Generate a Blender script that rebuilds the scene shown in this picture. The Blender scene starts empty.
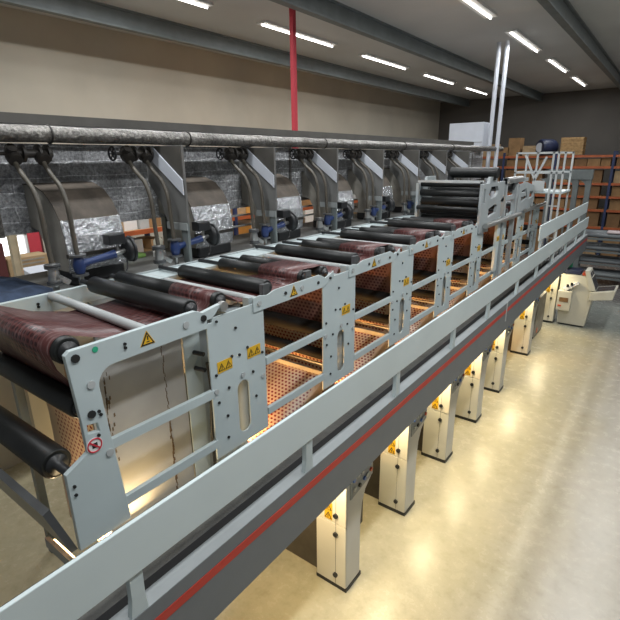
import bpy, bmesh, math, random
from mathutils import Vector, Matrix
random.seed(7)
S = bpy.context.scene
C = S.collection
PI = math.pi

# ------------------------------------------------------------------ materials
def newmat(name):
    m = bpy.data.materials.new(name); m.use_nodes = True
    nt = m.node_tree
    return m, nt, nt.nodes['Principled BSDF']

def paint(name, col, rough=0.5, metal=0.0, var=0.12, scale=3.0, bump=0.0, bscale=60.0, spec=0.5, detail=5.0):
    """painted / plain surface with faint dirt variation in its own colour"""
    m, nt, b = newmat(name)
    tc = nt.nodes.new('ShaderNodeTexCoord')
    no = nt.nodes.new('ShaderNodeTexNoise'); no.inputs['Scale'].default_value = scale; no.inputs['Detail'].default_value = detail
    nt.links.new(tc.outputs['Object'], no.inputs['Vector'])
    r = nt.nodes.new('ShaderNodeValToRGB')
    r.color_ramp.elements[0].position = 0.3; r.color_ramp.elements[1].position = 0.7
    r.color_ramp.elements[0].color = (*[c*(1-var) for c in col], 1)
    r.color_ramp.elements[1].color = (*[min(1, c*(1+var*0.5)) for c in col], 1)
    nt.links.new(no.outputs['Fac'], r.inputs['Fac'])
    nt.links.new(r.outputs['Color'], b.inputs['Base Color'])
    b.inputs['Roughness'].default_value = rough; b.inputs['Metallic'].default_value = metal
    b.inputs['Specular IOR Level'].default_value = spec
    if bump:
        n2 = nt.nodes.new('ShaderNodeTexNoise'); n2.inputs['Scale'].default_value = bscale
        nt.links.new(tc.outputs['Object'], n2.inputs['Vector'])
        bp = nt.nodes.new('ShaderNodeBump'); bp.inputs['Strength'].default_value = bump; bp.inputs['Distance'].default_value = 0.02
        nt.links.new(n2.outputs['Fac'], bp.inputs['Height']); nt.links.new(bp.outputs['Normal'], b.inputs['Normal'])
    return m

def emit(name, col, s):
    m, nt, b = newmat(name)
    b.inputs['Base Color'].default_value = (*col, 1)
    b.inputs['Emission Color'].default_value = (*col, 1); b.inputs['Emission Strength'].default_value = s
    return m

def foil(name, col, seams=True, rough=0.3, metal=0.7, bump=0.7):
    """crinkled aluminium insulation foil with taped seams"""
    m, nt, b = newmat(name); N = nt.nodes; L = nt.links
    tc = N.new('ShaderNodeTexCoord')
    no = N.new('ShaderNodeTexNoise'); no.inputs['Scale'].default_value = 11; no.inputs['Detail'].default_value = 8; no.inputs['Roughness'].default_value = 0.7
    L.new(tc.outputs['Object'], no.inputs['Vector'])
    vo = N.new('ShaderNodeTexVoronoi'); vo.inputs['Scale'].default_value = 22
    L.new(tc.outputs['Object'], vo.inputs['Vector'])
    add = N.new('ShaderNodeMath'); add.operation = 'MULTIPLY_ADD'; add.inputs[1].default_value = 0.35
    L.new(vo.outputs['Distance'], add.inputs[0]); L.new(no.outputs['Fac'], add.inputs[2])
    bp = N.new('ShaderNodeBump'); bp.inputs['Strength'].default_value = bump; bp.inputs['Distance'].default_value = 0.04
    L.new(add.outputs[0], bp.inputs['Height']); L.new(bp.outputs['Normal'], b.inputs['Normal'])
    big = N.new('ShaderNodeTexNoise'); big.inputs['Scale'].default_value = 3.0; big.inputs['Detail'].default_value = 9; big.inputs['Roughness'].default_value = 0.72
    L.new(tc.outputs['Object'], big.inputs['Vector'])
    ramp = N.new('ShaderNodeValToRGB')
    ramp.color_ramp.elements[0].position = 0.36; ramp.color_ramp.elements[1].position = 0.66
    ramp.color_ramp.elements[0].color = (*[c*0.42 for c in col], 1); ramp.color_ramp.elements[1].color = (*col, 1)
    L.new(big.outputs['Fac'], ramp.inputs['Fac'])
    fl = N.new('ShaderNodeTexNoise'); fl.inputs['Scale'].default_value = 26; fl.inputs['Detail'].default_value = 7; fl.inputs['Roughness'].default_value = 0.75
    L.new(tc.outputs['Object'], fl.inputs['Vector'])
    fr = N.new('ShaderNodeValToRGB'); fr.color_ramp.elements[0].position = 0.4; fr.color_ramp.elements[1].position = 0.66  # crinkle glints painted into the foil colour as random bright flecks
    fr.color_ramp.elements[0].color = (0.6, 0.6, 0.6, 1); fr.color_ramp.elements[1].color = (1.5, 1.5, 1.5, 1)
    L.new(fl.outputs['Fac'], fr.inputs['Fac'])
    fm = N.new('ShaderNodeMix'); fm.data_type = 'RGBA'; fm.blend_type = 'MULTIPLY'; fm.inputs[0].default_value = 1.0
    L.new(ramp.outputs['Color'], fm.inputs[6]); L.new(fr.outputs['Color'], fm.inputs[7])
    out = fm.outputs[2]
    if seams:
        sep = N.new('ShaderNodeSeparateXYZ'); L.new(tc.outputs['Object'], sep.inputs[0])
        cb = N.new('ShaderNodeCombineXYZ'); L.new(sep.outputs['Y'], cb.inputs['X']); L.new(sep.outputs['Z'], cb.inputs['Y'])
        br = N.new('ShaderNodeTexBrick'); br.inputs['Scale'].default_value = 1.0
        br.inputs['Brick Width'].default_value = 1.27; br.inputs['Row Height'].default_value = 0.17
        br.inputs['Mortar Size'].default_value = 0.007; br.inputs['Mortar Smooth'].default_value = 0.3
        br.inputs['Color1'].default_value = (1, 1, 1, 1); br.inputs['Color2'].default_value = (0.9, 0.9, 0.91, 1)
        br.inputs['Mortar'].default_value = (2.0, 2.0, 2.0, 1)
        wn = N.new('ShaderNodeTexNoise'); wn.inputs['Scale'].default_value = 2.2; L.new(tc.outputs['Object'], wn.inputs['Vector'])
        wv = N.new('ShaderNodeVectorMath'); wv.operation = 'MULTIPLY_ADD'; wv.inputs[1].default_value = (0.5, 0.10, 0)
        L.new(wn.outputs['Color'], wv.inputs[0]); L.new(cb.outputs[0], wv.inputs[2]); L.new(wv.outputs[0], br.inputs['Vector'])
        mx = N.new('ShaderNodeMix'); mx.data_type = 'RGBA'; mx.blend_type = 'MULTIPLY'; mx.inputs[0].default_value = 0.8
        L.new(out, mx.inputs[6]); L.new(br.outputs['Color'], mx.inputs[7]); out = mx.outputs[2]
    L.new(out, b.inputs['Base Color'])
    b.inputs['Metallic'].default_value = metal; b.inputs['Roughness'].default_value = rough
    return m

def web_mat(name, ground, dot, pitch=0.06, rad=0.3, streak=0.0, rough=0.3, transl=0.25):
    """printed web: staggered dots laid out in UV metres, optional pale streaks along its run"""
    m, nt, b = newmat(name); N = nt.nodes; L = nt.links
    uv = N.new('ShaderNodeUVMap'); sep = N.new('ShaderNodeSeparateXYZ'); L.new(uv.outputs['UV'], sep.inputs[0])
    def math_(op, a, bb=None):
        n = N.new('ShaderNodeMath'); n.operation = op
        for i, v in enumerate((a, bb)):
            if v is None: continue
            if isinstance(v, (int, float)): n.inputs[i].default_value = v
            else: L.new(v, n.inputs[i])
        return n.outputs[0]
    u = math_('DIVIDE', sep.outputs['X'], pitch); v = math_('DIVIDE', sep.outputs['Y'], pitch*0.8)
    row = math_('FLOOR', v)
    u2 = math_('ADD', u, math_('MULTIPLY', row, 0.5))
    fu = math_('SUBTRACT', math_('FRACT', u2), 0.5); fv = math_('SUBTRACT', math_('FRACT', v), 0.5)
    d = math_('SQRT', math_('ADD', math_('MULTIPLY', fu, fu), math_('MULTIPLY', fv, fv)))
    inside = math_('LESS_THAN', d, rad)
    # unprinted margins along both edges of the sheet
    inside = math_('MULTIPLY', inside, math_('MULTIPLY', math_('LESS_THAN', sep.outputs['X'], -3.33), math_('GREATER_THAN', sep.outputs['X'], -4.36)))
    mx = N.new('ShaderNodeMix'); mx.data_type = 'RGBA'
    L.new(inside, mx.inputs[0]); mx.inputs[6].default_value = (*ground, 1); mx.inputs[7].default_value = (*dot, 1)
    out = mx.outputs[2]
    if streak:
        mp = N.new('ShaderNodeMapping'); mp.inputs['Scale'].default_value = (40, 7, 1); L.new(uv.outputs['UV'], mp.inputs['Vector'])
        no = N.new('ShaderNodeTexNoise'); no.inputs['Scale'].default_value = 1; no.inputs['Detail'].default_value = 4
        L.new(mp.outputs[0], no.inputs['Vector'])
        rp = N.new('ShaderNodeValToRGB'); rp.color_ramp.elements[0].position = 0.5; rp.color_ramp.elements[1].position = 0.72
        L.new(no.outputs['Fac'], rp.inputs['Fac'])
        m2 = N.new('ShaderNodeMix'); m2.data_type = 'RGBA'
        L.new(math_('MULTIPLY', rp.outputs['Color'], streak), m2.inputs[0])
        L.new(out, m2.inputs[6]); m2.inputs[7].default_value = (0.5, 0.38, 0.37, 1); out = m2.outputs[2]
    L.new(out, b.inputs['Base Color']); b.inputs['Roughness'].default_value = rough
    if transl:
        tr = N.new('ShaderNodeBsdfTranslucent'); L.new(out, tr.inputs['Color'])
        ms = N.new('ShaderNodeMixShader'); ms.inputs[0].default_value = transl
        L.new(b.outputs[0], ms.inputs[1]); L.new(tr.outputs[0], ms.inputs[2])
        L.new(ms.outputs[0], N['Material Output'].inputs['Surface'])
    return m

def floor_mat():
    m, nt, b = newmat('epoxy_floor'); N = nt.nodes; L = nt.links
    tc = N.new('ShaderNodeTexCoord'); sep = N.new('ShaderNodeSeparateXYZ'); L.new(tc.outputs['Object'], sep.inputs[0])
    n1 = N.new('ShaderNodeTexNoise'); n1.inputs['Scale'].default_value = 0.8; n1.inputs['Detail'].default_value = 8
    L.new(tc.outputs['Object'], n1.inputs['Vector'])
    n2 = N.new('ShaderNodeTexNoise'); n2.inputs['Scale'].default_value = 5; n2.inputs['Detail'].default_value = 8; n2.inputs['Roughness'].default_value = 0.7
    L.new(tc.outputs['Object'], n2.inputs['Vector'])
    def mathn(op, a, c):
        n = N.new('ShaderNodeMath'); n.operation = op
        for i, v in enumerate((a, c)):
            if isinstance(v, (int, float)): n.inputs[i].default_value = v
            else: L.new(v, n.inputs[i])
        return n.outputs[0]
    def ramp(src, p0, p1, c0, c1):
        r = N.new('ShaderNodeValToRGB'); r.color_ramp.elements[0].position = p0; r.color_ramp.elements[1].position = p1
        r.color_ramp.elements[0].color = (*c0, 1); r.color_ramp.elements[1].color = (*c1, 1); L.new(src, r.inputs['Fac']); return r.outputs['Color']
    def mix(f, a, c, mode='MIX'):
        n = N.new('ShaderNodeMix'); n.data_type = 'RGBA'; n.blend_type = mode
        if isinstance(f, (int, float)): n.inputs[0].default_value = f
        else: L.new(f, n.inputs[0])
        L.new(a, n.inputs[6]); L.new(c, n.inputs[7]); return n.outputs[2]
    beige = ramp(n1.outputs['Fac'], 0.3, 0.7, (0.475, 0.42, 0.275), (0.55, 0.485, 0.33))
    grey = ramp(n1.outputs['Fac'], 0.3, 0.7, (0.37, 0.345, 0.295), (0.43, 0.40, 0.345))
    green = ramp(n1.outputs['Fac'], 0.3, 0.7, (0.22, 0.24, 0.22), (0.30, 0.31, 0.28))
    dark = ramp(n1.outputs['Fac'], 0.3, 0.7, (0.15, 0.14, 0.13), (0.2, 0.19, 0.18))
    wob = mathn('MULTIPLY', mathn('SUBTRACT', n1.outputs['Fac'], 0.5), 0.7)
    # beige by the press is partly painted-in lamp light; grey aisle, darker paint beyond
    fx = ramp(mathn('MULTIPLY', mathn('ADD', mathn('ADD', sep.outputs['X'], wob), 3.2), 0.25), 0.42, 0.72, (0, 0, 0), (1, 1, 1))
    fy = ramp(mathn('MULTIPLY', mathn('ADD', sep.outputs['Y'], wob), 0.04), 0.655, 0.70, (0, 0, 0), (1, 1, 1))
    fy2 = ramp(mathn('MULTIPLY', mathn('ADD', sep.outputs['Y'], wob), 0.04), 0.83, 0.87, (0, 0, 0), (1, 1, 1))
    col = mix(fx, beige, grey)
    col = mix(fy, col, green)
    col = mix(fy2, col, dark)
    spots = ramp(n2.outputs['Fac'], 0.3, 0.5, (0.72, 0.7, 0.66), (1, 1, 1))
    col = mix(0.6, col, spots, 'MULTIPLY')
    L.new(col, b.inputs['Base Color']); b.inputs['Specular IOR Level'].default_value = 0.4
    rr = N.new('ShaderNodeMapRange'); rr.inputs['To Min'].default_value = 0.20; rr.inputs['To Max'].default_value = 0.33
    L.new(n2.outputs['Fac'], rr.inputs['Value']); L.new(rr.outputs[0], b.inputs['Roughness'])
    return m

def cardboard(name, col):
    return paint(name, col, 0.8, var=0.25, scale=2.5)

M = dict(
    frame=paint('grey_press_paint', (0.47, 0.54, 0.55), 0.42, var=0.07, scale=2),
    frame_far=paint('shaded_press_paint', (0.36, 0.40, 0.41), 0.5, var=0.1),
    towergrey=paint('tower_grey_paint', (0.32, 0.35, 0.36), 0.45, var=0.1),
    band=paint('pale_grey_paint', (0.56, 0.635, 0.64), 0.4, var=0.05, scale=1.2),
    beam=paint('dark_grey_paint', (0.145, 0.16, 0.17), 0.5, var=0.06),
    ledge=paint('mid_grey_paint', (0.22, 0.24, 0.245), 0.55, var=0.1),
    red=paint('red_stripe_paint', (0.50, 0.035, 0.02), 0.5, var=0.1),
    deck=paint('worn_deck_steel', (0.085, 0.083, 0.077), 0.6, var=0.35, scale=6, bump=0.2),
    black=paint('black_rubber', (0.018, 0.019, 0.021), 0.45, var=0.2),
    gap=paint('black_gap_shadow', (0.006, 0.006, 0.007), 0.8, var=0.0),
    roller=paint('dark_rubber_roller', (0.015, 0.016, 0.016), 0.42, var=0.3, scale=4, spec=0.35),
    rubber=paint('matt_rubber', (0.014, 0.013, 0.012), 0.7, var=0.3, spec=0.15),
    steel=paint('brushed_steel', (0.5, 0.5, 0.49), 0.35, metal=0.9, var=0.1),
    steel_dark=paint('dull_steel', (0.15, 0.155, 0.16), 0.42, metal=0.6, var=0.2),
    rod=paint('pale_painted_rod', (0.42, 0.44, 0.44), 0.4, var=0.12),
    cream=paint('cream_cabinet_paint', (0.72, 0.68, 0.56), 0.4, var=0.05),
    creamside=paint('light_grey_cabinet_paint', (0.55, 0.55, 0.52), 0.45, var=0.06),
    seam=paint('dark_seam', (0.16, 0.13, 0.09), 0.7, var=0.2),
    yellow=paint('sign_yellow', (0.72, 0.42, 0.015), 0.45, var=0.05),
    ink=paint('sign_black', (0.012, 0.012, 0.012), 0.5, var=0.0),
    white=paint('sign_white', (0.75, 0.75, 0.74), 0.5, var=0.03),
    signred=paint('sign_red', (0.55, 0.03, 0.05), 0.5, var=0.05),
    foil=foil('insulation_foil', (0.72, 0.73, 0.75), rough=0.36, metal=0.4, bump=1.0),
    foil2=foil('bright_foil', (0.78, 0.80, 0.83), seams=False, rough=0.22, metal=0.75, bump=1.0),
    foilpipe=foil('pipe_foil', (0.30, 0.285, 0.265), seams=False, rough=0.3),
    dust=paint('dusty_brown_lagging', (0.075, 0.06, 0.046), 0.75, var=0.45, scale=5, bump=0.4, bscale=14),
    canvas=paint('beige_lagging', (0.33, 0.31, 0.27), 0.8, var=0.2, scale=5),
    panelgrey=paint('control_panel_grey', (0.27, 0.29, 0.29), 0.5, var=0.1),
    hood=paint('hood_grey', (0.15, 0.15, 0.145), 0.5, var=0.15, scale=4),
    hooddark=paint('hood_dark', (0.075, 0.07, 0.062), 0.55, var=0.25),
    plate=paint('pale_galvanised', (0.56, 0.59, 0.65), 0.4, var=0.06),
    pipe=paint('brown_braided_hose', (0.075, 0.065, 0.05), 0.5, var=0.25, scale=12),
    iron=paint('oily_black_iron', (0.03, 0.026, 0.022), 0.5, var=0.4, scale=14),
    blue=paint('valve_blue', (0.02, 0.042, 0.14), 0.4, var=0.2),
    table=paint('dusty_dryer_top', (0.15, 0.15, 0.145), 0.55, var=0.25, scale=4),
    panel=paint('chipped_panel', (0.36, 0.355, 0.34), 0.6, var=0.14, scale=2),
    panelw=paint('warm_panel', (0.62, 0.53, 0.36), 0.6, var=0.1, scale=2),
    chip=paint('chipped_edge', (0.14, 0.09, 0.05), 0.9, var=0.5, scale=20),
    concrete_wall=paint('grey_hall_wall', (0.13, 0.12, 0.108), 0.9, var=0.15, scale=0.5),
    ceiling=paint('ceiling_sheet', (0.55, 0.55, 0.54), 0.9, var=0.08, scale=0.5),
    leftwall=paint('cream_hall_wall', (0.50, 0.46, 0.38), 0.9, var=0.1, scale=0.6),
    orange=paint('rack_orange', (0.42, 0.10, 0.03), 0.55, var=0.2),
    rackblue=paint('rack_blue', (0.022, 0.035, 0.10), 0.5, var=0.2),
    card1=cardboard('cardboard_tan', (0.31, 0.18, 0.08)),
    card2=cardboard('cardboard_brown', (0.21, 0.115, 0.05)),
    card3=cardboard('cardboard_pale', (0.42, 0.29, 0.16)),
    card4=cardboard('carton_ochre', (0.50, 0.25, 0.05)),
    wood=paint('pallet_wood', (0.40, 0.25, 0.11), 0.8, var=0.3, scale=8),
    navy=paint('navy_blue', (0.015, 0.022, 0.06), 0.5, var=0.3),
    green=paint('green_plastic', (0.03, 0.40, 0.22), 0.4, var=0.1),
    lime=paint('lime_cloth', (0.22, 0.40, 0.10), 0.7, var=0.1),
    screen=paint('dark_screen', (0.05, 0.055, 0.06), 0.2, var=0.1),
    console=paint('console_cream', (0.60, 0.58, 0.49), 0.45, var=0.05),
    denim=paint('navy_work_cloth', (0.035, 0.055, 0.10), 0.9, var=0.5, scale=7, bump=0.5, bscale=9),
    gantry=paint('grey_green_steel', (0.15, 0.17, 0.17), 0.5, var=0.15),
    timber=paint('pale_timber', (0.55, 0.47, 0.33), 0.8, var=0.15, scale=6),
    tan=paint('tan_wood', (0.22, 0.12, 0.05), 0.6, var=0.3, scale=9),
    darkred=paint('banner_red', (0.50, 0.04, 0.06), 0.7, var=0.1),
    maroon=paint('maroon_post', (0.10, 0.02, 0.02), 0.6, var=0.2),
    machine=paint('dark_press_body', (0.09, 0.075, 0.055), 0.6, var=0.3),
    blueled=paint('blue_button', (0.03, 0.12, 0.45), 0.3, var=0.0),
    redbut=paint('red_button', (0.55, 0.08, 0.03), 0.35, var=0.0),
    pink=paint('pale_pink_wrap', (0.62, 0.52, 0.52), 0.5, var=0.1),
    glass=emit('daylit_glass', (0.95, 0.97, 1.0), 2.2),
    tube=emit('lamp_tube', (1.0, 0.97, 0.92), 7.0),
    warmtube=emit('warm_lamp_tube', (1.0, 0.72, 0.36), 6.0),
)
M['webtop'] = web_mat('maroon_printed_web', (0.095, 0.028, 0.026), (0.028, 0.007, 0.008), rad=0.36, streak=0.3, rough=0.36, transl=0.05)
M['webdot'] = web_mat('dotted_printed_web', (0.60, 0.45, 0.32), (0.20, 0.018, 0.018), rad=0.30, rough=0.35, transl=0.2)
M['webmid'] = web_mat('rosy_printed_web', (0.21, 0.10, 0.075), (0.07, 0.012, 0.012), rad=0.33, rough=0.32, transl=0.1)
M['floor'] = floor_mat()

# ------------------------------------------------------------------ mesh helpers
class MB:
    def __init__(s): s.v = []; s.f = []; s.m = []; s.sm = []; s.uv = {}
    def _add(s, vs, fs, mi=0, smooth=False):
        o = len(s.v); s.v += [tuple(p) for p in vs]
        for f in fs:
            s.f.append([i+o for i in f]); s.m.append(mi); s.sm.append(smooth)
        return s
    def box(s, x0, x1, y0, y1, z0, z1, mi=0):
        vs = [(x, y, z) for x in (x0, x1) for y in (y0, y1) for z in (z0, z1)]
        return s._add(vs, [(0,1,3,2),(4,6,7,5),(0,4,5,1),(2,3,7,6),(0,2,6,4),(1,5,7,3)], mi)
    def bar(s, p, q, w, h, up=(0,0,1), mi=0):
        p = Vector(p); q = Vector(q); d = (q-p).normalized(); up = Vector(up)
        if abs(d.dot(up)) > 0.98: up = Vector((1,0,0))
        a = d.cross(up).normalized(); b = a.cross(d)
        vs = []
        for c in (p, q):
            for i, j in ((-1,-1),(1,-1),(1,1),(-1,1)): vs.append(c + a*i*w/2 + b*j*h/2)
        return s._add(vs, [(0,1,2,3),(7,6,5,4),(0,4,5,1),(1,5,6,2),(2,6,7,3),(3,7,4,0)], mi)
    def tube(s, pts, r, n=12, mi=0, cap=True):
        pts = [Vector(p) for p in pts]; rs = r if isinstance(r, (list, tuple)) else [r]*len(pts)
        vs = []; prev = None
        for i, p in enumerate(pts):
            d = (pts[min(i+1, len(pts)-1)] - pts[max(i-1, 0)]).normalized()
            if prev is None:
                a = d.cross(Vector((0,0,1)))
                if a.length < 1e-3: a = d.cross(Vector((1,0,0)))
            else: a = prev - d*prev.dot(d)
            a.normalize(); b = d.cross(a); prev = a
            for k in range(n):
                t = 2*PI*k/n; vs.append(p + (a*math.cos(t) + b*math.sin(t))*rs[i])
        fs = [(i*n+k, i*n+(k+1) % n, (i+1)*n+(k+1) % n, (i+1)*n+k) for i in range(len(pts)-1) for k in range(n)]
        s._add(vs, fs, mi, True)
        if cap:
            s._add(vs[:n], [tuple(range(n))[::-1]], mi); s._add(vs[-n:], [tuple(range(n))], mi)
        return s
    def cyl(s, p, q, r, n=16, mi=0): return s.tube([p, q], r, n, mi)
    def prism(s, poly, axis, a, b, mi=0, holes=()):
        """poly in the two other axes (x: y,z; y: x,z; z: x,y), from a to b along axis"""
        def P(u, v, w): return {'x': (w, u, v), 'y': (u, w, v), 'z': (u, v, w)}[axis]
        bm = bmesh.new(); edges = []
        for loop in [poly] + list(holes):
            vv = [bm.verts.new(P(u, v, a)) for u, v in loop]
            for i in range(len(vv)): edges.append(bm.edges.new((vv[i], vv[(i+1) % len(vv)])))
        if holes or len(poly) > 4: bmesh.ops.triangle_fill(bm, use_beauty=True, edges=edges)
        else: bm.faces.new(list(bm.verts))
        r = bmesh.ops.extrude_face_region(bm, geom=list(bm.faces))
        k = {'x': 0, 'y': 1, 'z': 2}[axis]
        for e in r['geom']:
            if isinstance(e, bmesh.types.BMVert): e.co[k] = b
        bmesh.ops.recalc_face_normals(bm, faces=list(bm.faces)); bm.verts.index_update()
        s._add([v.co.copy() for v in bm.verts], [[v.index for v in f.verts] for f in bm.faces], mi); bm.free()
        return s
    def ring(s, c, axis, R, r, n=24, k=8, mi=0):
        c = Vector(c); ax = Vector(axis).normalized(); a = ax.orthogonal().normalized(); b = ax.cross(a); vs = []
        for i in range(n):
            t = 2*PI*i/n; d = a*math.cos(t)+b*math.sin(t)
            for j in range(k):
                w = 2*PI*j/k; vs.append(c + d*(R+r*math.cos(w)) + ax*r*math.sin(w))
        fs = [(i*k+j, ((i+1) % n)*k+j, ((i+1) % n)*k+(j+1) % k, i*k+(j+1) % k) for i in range(n) for j in range(k)]
        return s._add(vs, fs, mi, True)
    def build(s, name, mats, parent=None, bevel=0.0, off=None):
        if off is None: off = parent['_o'] if parent is not None and '_o' in parent else (0, 0, 0)
        me = bpy.data.meshes.new(name)
        me.from_pydata([(x-off[0], y-off[1], z-off[2]) for x, y, z in s.v], [], s.f)
        for m in (mats if isinstance(mats, (list, tuple)) else [mats]): me.materials.append(M[m] if isinstance(m, str) else m)
        me.polygons.foreach_set('material_index', s.m); me.polygons.foreach_set('use_smooth', s.sm)
        if s.uv:
            l = me.uv_layers.new(name='UVMap')
            for p in me.polygons:
                for k, li in enumerate(p.loop_indices):
                    l.data[li].uv = s.uv.get(p.vertices[k], (0, 0))
        me.update()
        o = bpy.data.objects.new(name, me); C.objects.link(o)
        if parent is not None: o.parent = parent; o['_o'] = list(off)
        if bevel:
            bv = o.modifiers.new('edge', 'BEVEL'); bv.width = bevel; bv.segments = 2; bv.limit_method = 'ANGLE'
        return o

def thing(name, loc, label, cat, group=None):
    o = bpy.data.objects.new(name, None); C.objects.link(o); o.empty_display_size = 0.2
    o.location = loc; o['_o'] = list(loc)
    return tag(o, label, cat, group)
def tag(o, label, cat, group=None, kind=None):
    o['label'] = label; o['category'] = cat
    if group: o['group'] = group
    if kind: o['kind'] = kind
    return o
def solo(mb, name, mats, label, cat, loc, group=None, bevel=0.0):
    o = mb.build(name, mats, None, bevel, loc); o.location = loc
    return tag(o, label, cat, group)
def struct(o): o['kind'] = 'structure'; return o
def copy_tree(o, parent=None):
    c = o.copy(); C.objects.link(c)
    if parent is not None: c.parent = parent
    for ch in list(o.children): copy_tree(ch, c)
    return c
ORD = ['first', 'second', 'third', 'fourth', 'fifth', 'sixth', 'seventh', 'eighth', 'ninth', 'tenth', 'eleventh', 'twelfth']

# ------------------------------------------------------------------ camera (solved from the photograph's vanishing points)
cam = bpy.data.cameras.new('camera'); co = bpy.data.objects.new('camera', cam); C.objects.link(co)
cam.sensor_width = 36; cam.lens = 473/620*36; cam.clip_end = 200; cam.clip_start = 0.02
def dirc(x, y): return Vector((x-310, -(y-310), -473))
Yc = dirc(681, 155).normalized(); Zc = -dirc(330, 1800).normalized()
Zc = (Zc - Yc*Zc.dot(Yc)).normalized(); Xc = Yc.cross(Zc)
co.matrix_world = Matrix.Translation((0, 0, 5.5)) @ Matrix((Xc, Yc, Zc)).to_4x4()
S.camera = co

# ------------------------------------------------------------------ setting
struct(MB().box(-16, 8, -4, 36, -0.1, 0).build('floor', 'floor'))
struct(MB().box(-16, 8, 34, 34.2, 0, 9.2).build('wall_far', 'concrete_wall'))
struct(MB().box(-16, 8, -4, 36, 9.2, 9.3).build('ceiling', 'ceiling'))
wl = MB()
for (y0, y1, z0, z1) in ((-4, 4.3, 0, 9.2), (4.3, 5.72, 0, 3.0), (4.3, 5.72, 3.7, 9.2), (5.72, 34, 0, 9.2)): wl.box(-14.2, -14, y0, y1, z0, z1)
struct(wl.build('wall_left', 'leftwall'))
w = MB()
for (y0, y1, z0, z1) in ((4.3, 5.72, 3.0, 3.05), (4.3, 5.72, 3.65, 3.7), (4.3, 4.36, 3, 3.7), (5.66, 5.72, 3, 3.7)): w.box(-14.1, -13.95, y0, y1, z0, z1)
wi = struct(w.build('window_1', 'white'))
MB().box(-14.12, -14.1, 4.34, 5.68, 3.03, 3.67).build('window_pane', 'glass', wi)
for k, x in enumerate((-12, -7.5, -3, 1.5)):
    b = MB(); b.box(x-0.1, x+0.1, -4, 34, 8.75, 8.79); b.box(x-0.1, x+0.1, -4, 34, 9.16, 9.2); b.box(x-0.02, x+0.02, -4, 34, 8.79, 9.16)
    struct(b.build('trim_%d' % (k+1), 'gantry'))

# ------------------------------------------------------------------ walkway platform beside the dryers
pf = thing('walkway_platform', (-2.4, 9, 2.2), 'long grey walkway platform with a red stripe along its edge beam', 'walkway')
MB().box(-3.02, -2.43, -1.5, 19.6, 2.74, 2.78).build('deck', 'deck', pf)
MB().box(-2.43, -2.32, -1.5, 19.6, 2.72, 2.786).build('gap_shadow_strip', 'gap', pf)  # black strip put in as the shadow of the open deck gap
MB().box(-2.32, -2.2, -1.5, 19.65, 2.235, 2.82).build('edge_beam', 'beam', pf, 0.004)
MB().box(-2.325, -2.2, -1.5, 19.65, 2.8205, 2.828).build('edge_ledge', 'ledge', pf)
MB().box(-2.2, -2.196, -1.5, 19.65, 2.625, 2.70).build('red_stripe', 'red', pf)
b = MB()
for y in [-1 + 1.72*k for k in range(13)]: b.box(-3.02, -2.32, y-0.04, y+0.04, 2.5, 2.74)
b.build('cross_beam', 'beam', pf)
MB().box(-2.2, -2.19, 9.23, 9.29, 2.45, 2.84).build('joint_plate', 'rod', pf)

gr = thing('guard_rail', (-2.2, 9, 2.83), 'pale grey plate guard rail on short posts along the walkway edge', 'railing')
MB().box(-2.22, -2.19, -1.5, 19.15, 3.14, 3.50).build('rail_panel', 'band', gr, 0.006)
MB().box(-2.22, -2.19, 11.4, 18.35, 3.72, 4.06).build('upper_rail_panel', 'band', gr, 0.006)
for y in (-0.6, 1.15, 2.9, 4.64, 6.45, 8.1, 10.0, 11.7, 13.5, 15.3, 17.1, 18.9):
    z1 = 3.72 if y < 11 else 3.9
    z1 = 3.2 if y < 11 or y > 18.5 else 3.75
    MB().prism([(y-0.07, 2.828), (y+0.05, 2.828), (y+0.04, 2.95), (y+0.045, z1), (y-0.045, z1), (y-0.05, 2.95)], 'x', -2.25, -2.205).build('post', 'frame', gr)

# ------------------------------------------------------------------ dryer frames
XF, XB = -3.05, -4.87
def bolts(par, pts, r=0.017, x=XF, mat='ink'):
    for (y, z) in pts: MB().cyl((x-0.002, y, z), (x+0.012, y, z), r, 10).build('bolt', mat, par)
def tri(mb, cy, cz, w, x, d, mi):
    h = w*0.88
    mb.prism([(cy-w/2, cz-h/2), (cy+w/2, cz-h/2), (cy, cz+h/2)], 'x', x, x+d, mi)
def sign_glyph(mb, y, z, w, x):
    tri(mb, y, z, w, x, 0.003, 1); tri(mb, y, z-0.004*w/0.1, w*0.7, x+0.003, 0.002, 0)
    mb.prism([(y-w*0.04, z+w*0.17), (y+w*0.06, z+w*0.17), (y+w*0.05, z-w*0.1), (y-w*0.04, z-w*0.1)], 'x', x+0.005, x+0.007, 1)
    mb.prism([(y-w*0.1, z-w*0.2), (y+w*0.12, z-w*0.2), (y+w*0.1, z-w*0.26), (y-w*0.1, z-w*0.26)], 'x', x+0.005, x+0.007, 1)
def sign_single(par, y, z, x=XF+0.012):
    mb = MB(); tri(mb, y, z, 0.135, x-0.012, 0.014, 0); sign_glyph(mb, y, z-0.004, 0.118, x+0.002)
    return mb.build('warning_sign', ['yellow', 'ink'], par)
def sign_pair(par, y, z, w=0.185, x=XF):
    mb = MB(); mb.box(x-0.004, x+0.004, y-w/2, y+w/2, z-w*0.3, z+w*0.3, 0)
    for s in (-1, 1): sign_glyph(mb, y+s*w*0.235, z, w*0.44, x+0.004)
    return mb.build('warning_sign', ['yellow', 'ink'], par)
def stadium(cy, z0, z1, w, n=8, slant=0):
    r = w/2
    return [(cy+r*math.cos(PI*k/n), z1-r+r*math.sin(PI*k/n)) for k in range(n+1)] + [(cy-r*math.cos(PI*k/n), z0+r-r*math.sin(PI*k/n)) for k in range(n+1)]
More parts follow.
